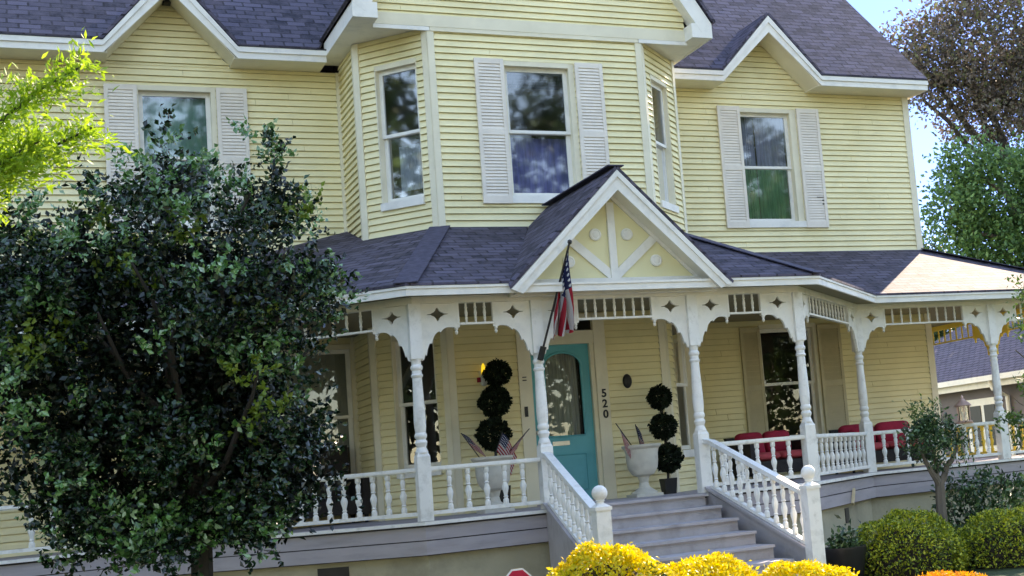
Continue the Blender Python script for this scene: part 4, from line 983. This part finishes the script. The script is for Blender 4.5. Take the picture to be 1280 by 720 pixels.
# ------------------------------------------------------------------ trees
r = empty('holly_tree', (-5.05, -5.0, GZ), 0, 'large dark glossy evergreen tree with a dense crown hiding the left porch', 'tree')
mb = MB(); limb(mb, (.05, 0, 0), (0, 0, 1.9), .10, .08, .02, 6)
for k in range(16):
    a = random.uniform(0, 2 * PI); z = random.uniform(1.4, 3.4); limb(mb, (0, 0, z * .75), (1.0 * math.cos(a), .9 * math.sin(a), z + .7), .04, .01, .06, 5)
limb(mb, (0, 0, 1.9), (-.1, 0, 4.4), .08, .015, .05, 6)
part(mb, 'trunk', 'darkbark', r, True)
HB = [(-.05, 0, 3.05, 1.05, 1.0, 1.25), (-.75, 0, 2.7, .75, .85, 1.0), (.42, 0, 3.25, .66, .85, .72), (.42, 0, 2.2, .55, .85, .8), (-.15, 0, 4.25, .36, .40, .50), (.72, 0, 4.15, .20, .26, .52), (-.85, 0, 3.65, .58, .7, .5), (1.0, -.1, 3.42, .30, .42, .26), (-.5, 0, 1.95, .72, .75, .52), (-1.3, 0, 2.75, .4, .5, .7), (.35, 0, 1.85, .68, .7, .45), (-.85, 0, 2.0, .36, .5, .5), (.75, 0, 1.9, .32, .5, .4), (-.62, .1, 1.62, .42, .4, .24), (-1.15, 0, 3.35, .45, .5, .4), (.85, 0, 1.75, .30, .45, .4), (.5, 0, 1.4, .45, .5, .28), (-.2, -.1, 1.35, .6, .5, .25), (-.7, 0, 1.45, .4, .5, .3), (-.95, 0, 1.75, .28, .4, .4), (-1.2, 0, 2.3, .4, .5, .5), (0, 0, 2.6, .8, .6, 1.0)]
HI = [(x * .95, y * .9, 2.6 + (z - 2.6) * .93, rx * .80, ry * .80, rz * .82) for x, y, z, rx, ry, rz in HB]
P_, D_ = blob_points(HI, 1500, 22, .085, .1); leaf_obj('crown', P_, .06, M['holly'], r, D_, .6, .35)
def boughs(blobs, n, r0, r1):
    vol = np.array([b[3] * b[4] * b[5] for b in blobs]) ** .7; vol /= vol.sum(); out = []
    for i in rng.choice(len(blobs), n, p=vol):
        b = blobs[i]; d = rng.normal(size=3); d[1] -= .5; d /= np.linalg.norm(d); q = rng.uniform(r0, r1)
        out.append((b[0] + d[0] * b[3], b[1] + d[1] * b[4], b[2] + d[2] * b[5], q, q, q * .7))
    return out
TOPS = [(-.15, 0, 4.55, .12, .12, .3), (.74, 0, 4.5, .10, .12, .34), (.95, 0, 4.0, .14, .15, .3), (-.6, 0, 4.1, .2, .2, .25), (-1.25, 0, 3.75, .2, .2, .2), (1.22, 0, 3.5, .14, .2, .12), (.45, 0, 4.1, .15, .2, .25), (.15, 0, 4.35, .12, .15, .2), (1.1, -.1, 3.2, .16, .2, .2), (-.1, 0, 1.45, .5, .4, .25), (.3, -.2, 1.4, .4, .4, .2), (-.5, -.2, 1.4, .4, .4, .2)]
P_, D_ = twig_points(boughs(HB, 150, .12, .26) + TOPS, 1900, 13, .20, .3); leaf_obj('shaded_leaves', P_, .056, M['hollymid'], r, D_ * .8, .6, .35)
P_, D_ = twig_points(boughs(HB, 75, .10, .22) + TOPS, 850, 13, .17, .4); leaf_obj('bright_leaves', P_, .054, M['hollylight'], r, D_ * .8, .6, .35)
P_, D_ = twig_points(boughs([(-1.2, -.1, 2.7, .4, .4, .6), (-.9, -.1, 3.4, .5, .5, .4), (-.35, -.2, 3.9, .4, .4, .3), (.5, -.3, 2.6, .5, .5, .5), (.8, -.1, 3.8, .2, .2, .3)], 14, .1, .18), 130, 13, .16, .4); leaf_obj('new_leaves', P_, .054, M['hollynew'], r, D_ * .8, .6, .35)

r = empty('lime_leaved_tree', (-7.7, -9.4, GZ), 0, 'feathery bright lime green tree reaching in from the left', 'tree')
mb = MB(); limb(mb, (0, 0, 0), (.1, .1, 4.6), .12, .06, .05, 8)
tips = []
for (a, b_, r0) in (((.05, 0, 2.6), (1.72, .1, 4.02), .035), ((.05, 0, 2.9), (1.35, .3, 3.55), .03), ((.05, 0, 2.3), (1.5, -.1, 3.55), .03), ((.08, 0, 2.8), (1.75, .15, 3.68), .022), ((.1, 0, 3.6), (.2, .5, 5.2), .04), ((.1, 0, 3.9), (-.9, -.3, 5.3), .04), ((.05, 0, 3.0), (-1.2, .4, 4.3), .04)):
    tips.append(limb(mb, a, b_, r0, .006, .05, 9))
part(mb, 'trunk', 'darkbark', r, True)
pts = []; dr = []
for tp in tips:
    for i in range(3, len(tp)):
        for k in range(62):
            t = random.random(); q = tp[i - 1].lerp(tp[i], t); ax = (tp[i] - tp[i - 1]).normalized()
            side = Vector((random.gauss(0, 1), random.gauss(0, 1), random.gauss(0, .7))); side = (side - ax * side.dot(ax)).normalized(); tw = (ax * .7 + side).normalized()
            ln = random.uniform(.06, .26)
            for s in range(7):
                p = q + tw * ln * (s + 1) / 7 + Vector((random.gauss(0, .012), random.gauss(0, .012), random.gauss(0, .012) - .05 * (s / 7) ** 2)); pts.append(p); dr.append(tw)
leaf_obj('crown', np.array(pts), .05, M['lime'], r, np.array([tuple(d) for d in dr]) * 1.2, .30, .2)

def bg_tree(name, loc, blobs, m, bark, label, group, trunk_h, r0, clumps, per, sigma, size, extra=()):
    r = empty(name, loc, 0, label, 'tree', group)
    mb = MB(); limb(mb, (0, 0, 0), (0, 0, trunk_h), r0, r0 * .5, .12, 7)
    for b_ in blobs: limb(mb, (0, 0, trunk_h * random.uniform(.55, .95)), (b_[0], b_[1], b_[2]), r0 * .45, .05, .25, 6)
    part(mb, 'trunk', bark, r, True)
    P_, D_ = blob_points(blobs, clumps, per, sigma, .35); leaf_obj('crown', P_, size, M[m], r, D_, .6)
    for (a, b_, ra, rb) in extra:
        mb = MB(); limb(mb, a, b_, ra, rb, .12, 6); part(mb, 'bare_branch', 'palebark', r, True)
tg = 'tall trees beyond the right end of the house'
bg_tree('tall_tree', (24.5, 20, GZ), [(-2.6, 0, 14.6, 2.3, 2.2, 1.5), (-.3, 0, 15.5, 3, 2.5, 2.6), (-3.9, 0, 13.5, 1.6, 1.5, .9), (-1.6, 0, 12.2, 1.9, 1.8, 1.3), (.8, 0, 13, 2.6, 2.2, 1.8), (-4.9, 0, 14.3, .9, .8, .7), (-4.4, 0, 12.6, .8, .8, .5), (-2.6, 0, 13.2, 1.4, 1.2, 1), (1, 0, 17.5, 2.5, 2.5, 1.8)], 'pinebrown', 'darkbark', 'tall purple brown tree against the sky above the green tree', tg, 13, .4, 950, 36, .28, .15)
bg_tree('tall_tree', (22.5, 16.5, GZ), [(-2.2, 0, 8.6, 1.6, 1.6, 1.5), (.4, 0, 8.9, 2.2, 2, 1.9), (-1.0, 0, 6.8, 1.9, 1.8, 1.2), (-3.5, 0, 9.7, .8, .9, .8), (1.0, 0, 6.4, 1.8, 1.6, 1.4), (-3.6, 0, 7.6, .7, .8, .9), (-2.9, .5, 5.6, 1.2, 1, .8), (-4.3, 0, 8.4, .9, .9, 1.1), (-4.5, .5, 6.2, .9, .9, .8), (-3.0, 0, 7.2, 1.1, 1, 1)], 'paleoak', 'bark', 'soft green tree with pale bare branches below the purple brown tree', tg, 8, .3, 1050, 34, .24, .15, (((1.0, -2.0, 6.4), (-2.3, -2.0, 9.1), .10, .03), ((-.6, -2.0, 7.7), (-2.7, -2.0, 7.9), .05, .015), ((-.9, -2.0, 7.9), (-1.2, -2.0, 9.3), .04, .01)))
bg_tree('tall_tree', (19.6, 21.5, GZ), [(0, 0, 5.4, 1.6, 1.6, 1.7), (.6, 0, 7.4, 1.3, 1.3, 1.2), (-.9, 0, 8.2, .9, 1, 1.0), (2.2, 0, 4.6, 1.8, 1.6, 1.3), (-1.8, 0, 5, 1.2, 1.2, 1.4)], 'oakgreen', 'darkbark', 'darker green tree close behind the house corner above the porch roof', tg, 6, .25, 600, 30, .23, .14)

# trees across the street (they show in the window panes), plus added low foliage
blobs = []
for k in range(15):
    x = -18 + k * 3.9 + random.uniform(-.8, .8); y = -34 + random.uniform(-3, 3); h = random.uniform(13, 22)
    blobs += [(x, y, h * .62, 2.3, 2.2, h * .28), (x + random.uniform(-1.5, 1.5), y, h * .9, 1.5, 1.5, 1.8), (x + 1, y, h * .3, 2.2, 2, 1.6)]
for k in range(16):
    x, y = (-27 + random.uniform(-2, 2), -32 + k * 4.5) if k < 9 else (44 + random.uniform(-3, 3), -32 + (k - 9) * 4.5); h = random.uniform(11, 19)
    blobs += [(x, y, h * .62, 2.2, 2.3, h * .28), (x, y + random.uniform(-1.5, 1.5), h * .9, 1.5, 1.5, 1.8), (x, y + 1, h * .3, 2, 2.2, 1.6)]
blobs += [(27, 12, 9, 2.5, 2.5, 4), (27, 12, 4, 2, 2, 3)]
P_, D_ = blob_points(blobs, 7200, 12, .45, .4); P2_, D2_ = blob_points([(x, -33, 3.2, 3.2, 2.0, 4.2) for x in range(-24, 48, 4)] + [(-27, y, 3.2, 2, 3.2, 4.2) for y in range(-34, 12, 4)] + [(44, y, 3.2, 2, 3.2, 4.2) for y in range(-34, 4, 4)], 3000, 14, .5, .5)  # second set: unseen low foliage added to cut light reaching the porch
tag(leaf_obj('treeline', np.concatenate([P_, P2_]), .44, M['streetleaf'], None, np.concatenate([D_, D2_]), .6), kind='stuff')

# ------------------------------------------------------------------ neighbour's house
nb = empty('neighbour_house', (15, 10, GZ), 0, 'low grey house with a purple grey hipped roof and white gutter beyond the porch', 'house')
def np_(mb, name, m, parent=nb, **k): mb.v = [(x - 15, y - 10, z - GZ) for x, y, z in mb.v]; return part(mb, name, m, parent, **k)
mb = MB(); mb.box(15, 24, 3, 17.4, GZ, 1.66); np_(mb, 'wall', 'nbwall')
mb = MB(); ez = 1.80; pt = .62
c1, c2, c3_, c4 = (14.55, 2.55, ez), (24.45, 2.55, ez), (24.45, 17.85, ez), (14.55, 17.85, ez); r1 = (19.5, 7.5, ez + 4.95 * pt); r2 = (19.5, 12.9, ez + 4.95 * pt)
for f in ((c1, r1, r2, c4), (c1, c2, r1), (c2, c3_, r2, r1), (c3_, c4, r2)): mb.slab(f, (0, 0, .05))
np_(mb, 'roof', 'nbroof', uv='roof')
mb = MB(); mb.box(14.42, 14.56, 2.5, 17.9, 1.70, 1.83); mb.box(14.6, 15, 2.6, 17.8, 1.62, 1.66); mb.box(14.58, 14.62, 2.56, 17.86, 1.55, 1.72); np_(mb, 'gutter', 'white')
mb = MB(); mb.tube([(14.5, 10.5, 1.70), (14.55, 10.45, 1.5), (14.92, 10.4, 1.3), (14.93, 10.4, GZ)], .055, 8); np_(mb, 'downspout', 'white')
mb = MB(); mb.box(14.9, 14.99, 10.75, 12.1, .0, 1.32); w = np_(mb, 'window', 'white')
for y in (10.9, 11.5):
    mb = MB(); mb.box(14.88, 14.899, y, y + .45, .15, 1.15); np_(mb, 'pane', 'black', w)

# ------------------------------------------------------------------ light, sky, camera
SUN_EL = math.radians(32); az = math.atan2(.74, .68)
world = bpy.data.worlds.new('World'); scene.world = world; world.use_nodes = True
nt = world.node_tree; bg = nt.nodes['Background']
sky = nt.nodes.new('ShaderNodeTexSky'); sky.sky_type = 'NISHITA'; sky.sun_disc = False; sky.sun_elevation = SUN_EL; sky.sun_rotation = az
sky.air_density = 1.0; sky.dust_density = .1; sky.ozone_density = 2.5
tcw = nt.nodes.new('ShaderNodeTexCoord'); dt = nt.nodes.new('ShaderNodeVectorMath'); dt.operation = 'DOT_PRODUCT'; dt.inputs[1].default_value = (.60, .77, .22)
nt.links.new(tcw.outputs['Generated'], dt.inputs[0])
mr = nt.nodes.new('ShaderNodeMapRange'); mr.interpolation_type = 'SMOOTHSTEP'; mr.inputs['From Min'].default_value = .55; mr.inputs['From Max'].default_value = .95; nt.links.new(dt.outputs['Value'], mr.inputs['Value'])
mx = nt.nodes.new('ShaderNodeMix'); mx.data_type = 'RGBA'; mx.blend_type = 'MULTIPLY'; mx.inputs[7].default_value = (.17, .235, .46, 1)   # deeper blue part of the sky beyond the house
nt.links.new(mr.outputs['Result'], mx.inputs[0]); nt.links.new(sky.outputs[0], mx.inputs[6]); nt.links.new(mx.outputs[2], bg.inputs[0]); bg.inputs[1].default_value = .11
sd = bpy.data.lights.new('sun', 'SUN'); sd.energy = 2.0; sd.angle = math.radians(.5); sd.color = (1, .95, .88)
so = bpy.data.objects.new('sun', sd); COL.objects.link(so)
v = Vector((math.sin(az) * math.cos(SUN_EL), math.cos(az) * math.cos(SUN_EL), math.sin(SUN_EL))); so.rotation_euler = (-v).to_track_quat('-Z', 'Y').to_euler(); so.location = (20, 20, 30)

cd = bpy.data.cameras.new('camera'); cam = bpy.data.objects.new('camera', cd); COL.objects.link(cam); scene.camera = cam
YAW, PITCH, ROLL, FPX = .494, .119, .092, 1803.75
import json
cy, sy, cp, sp, cr, sr = math.cos(YAW), math.sin(YAW), math.cos(PITCH), math.sin(PITCH), math.cos(ROLL), math.sin(ROLL)
fw = Vector((sy * cp, cy * cp, sp)); rt = Vector((cy, -sy, 0)); up = rt.cross(fw)
R_ = rt * cr - up * sr; U_ = rt * sr + up * cr
cam.matrix_world = Matrix(((R_.x, U_.x, -fw.x, -6.408), (R_.y, U_.y, -fw.y, -17.814), (R_.z, U_.z, -fw.z, .338), (0, 0, 0, 1)))
cd.sensor_width = 36; cd.lens = FPX / 1280 * 36; cd.shift_x = -325.4 / 1280; cd.shift_y = -(-4.2) / 1280 * -1
cd.clip_end = 2000; cd.clip_start = .1
vs = scene.view_settings; vs.view_transform = 'Standard'; vs.look = 'None'; vs.gamma = 1; vs.use_curve_mapping = False; vs.exposure = 2.95
vs.use_white_balance = True; vs.white_balance_temperature = 8600; vs.white_balance_tint = 16
scene.cycles.max_bounces = 8; scene.cycles.transparent_max_bounces = 12
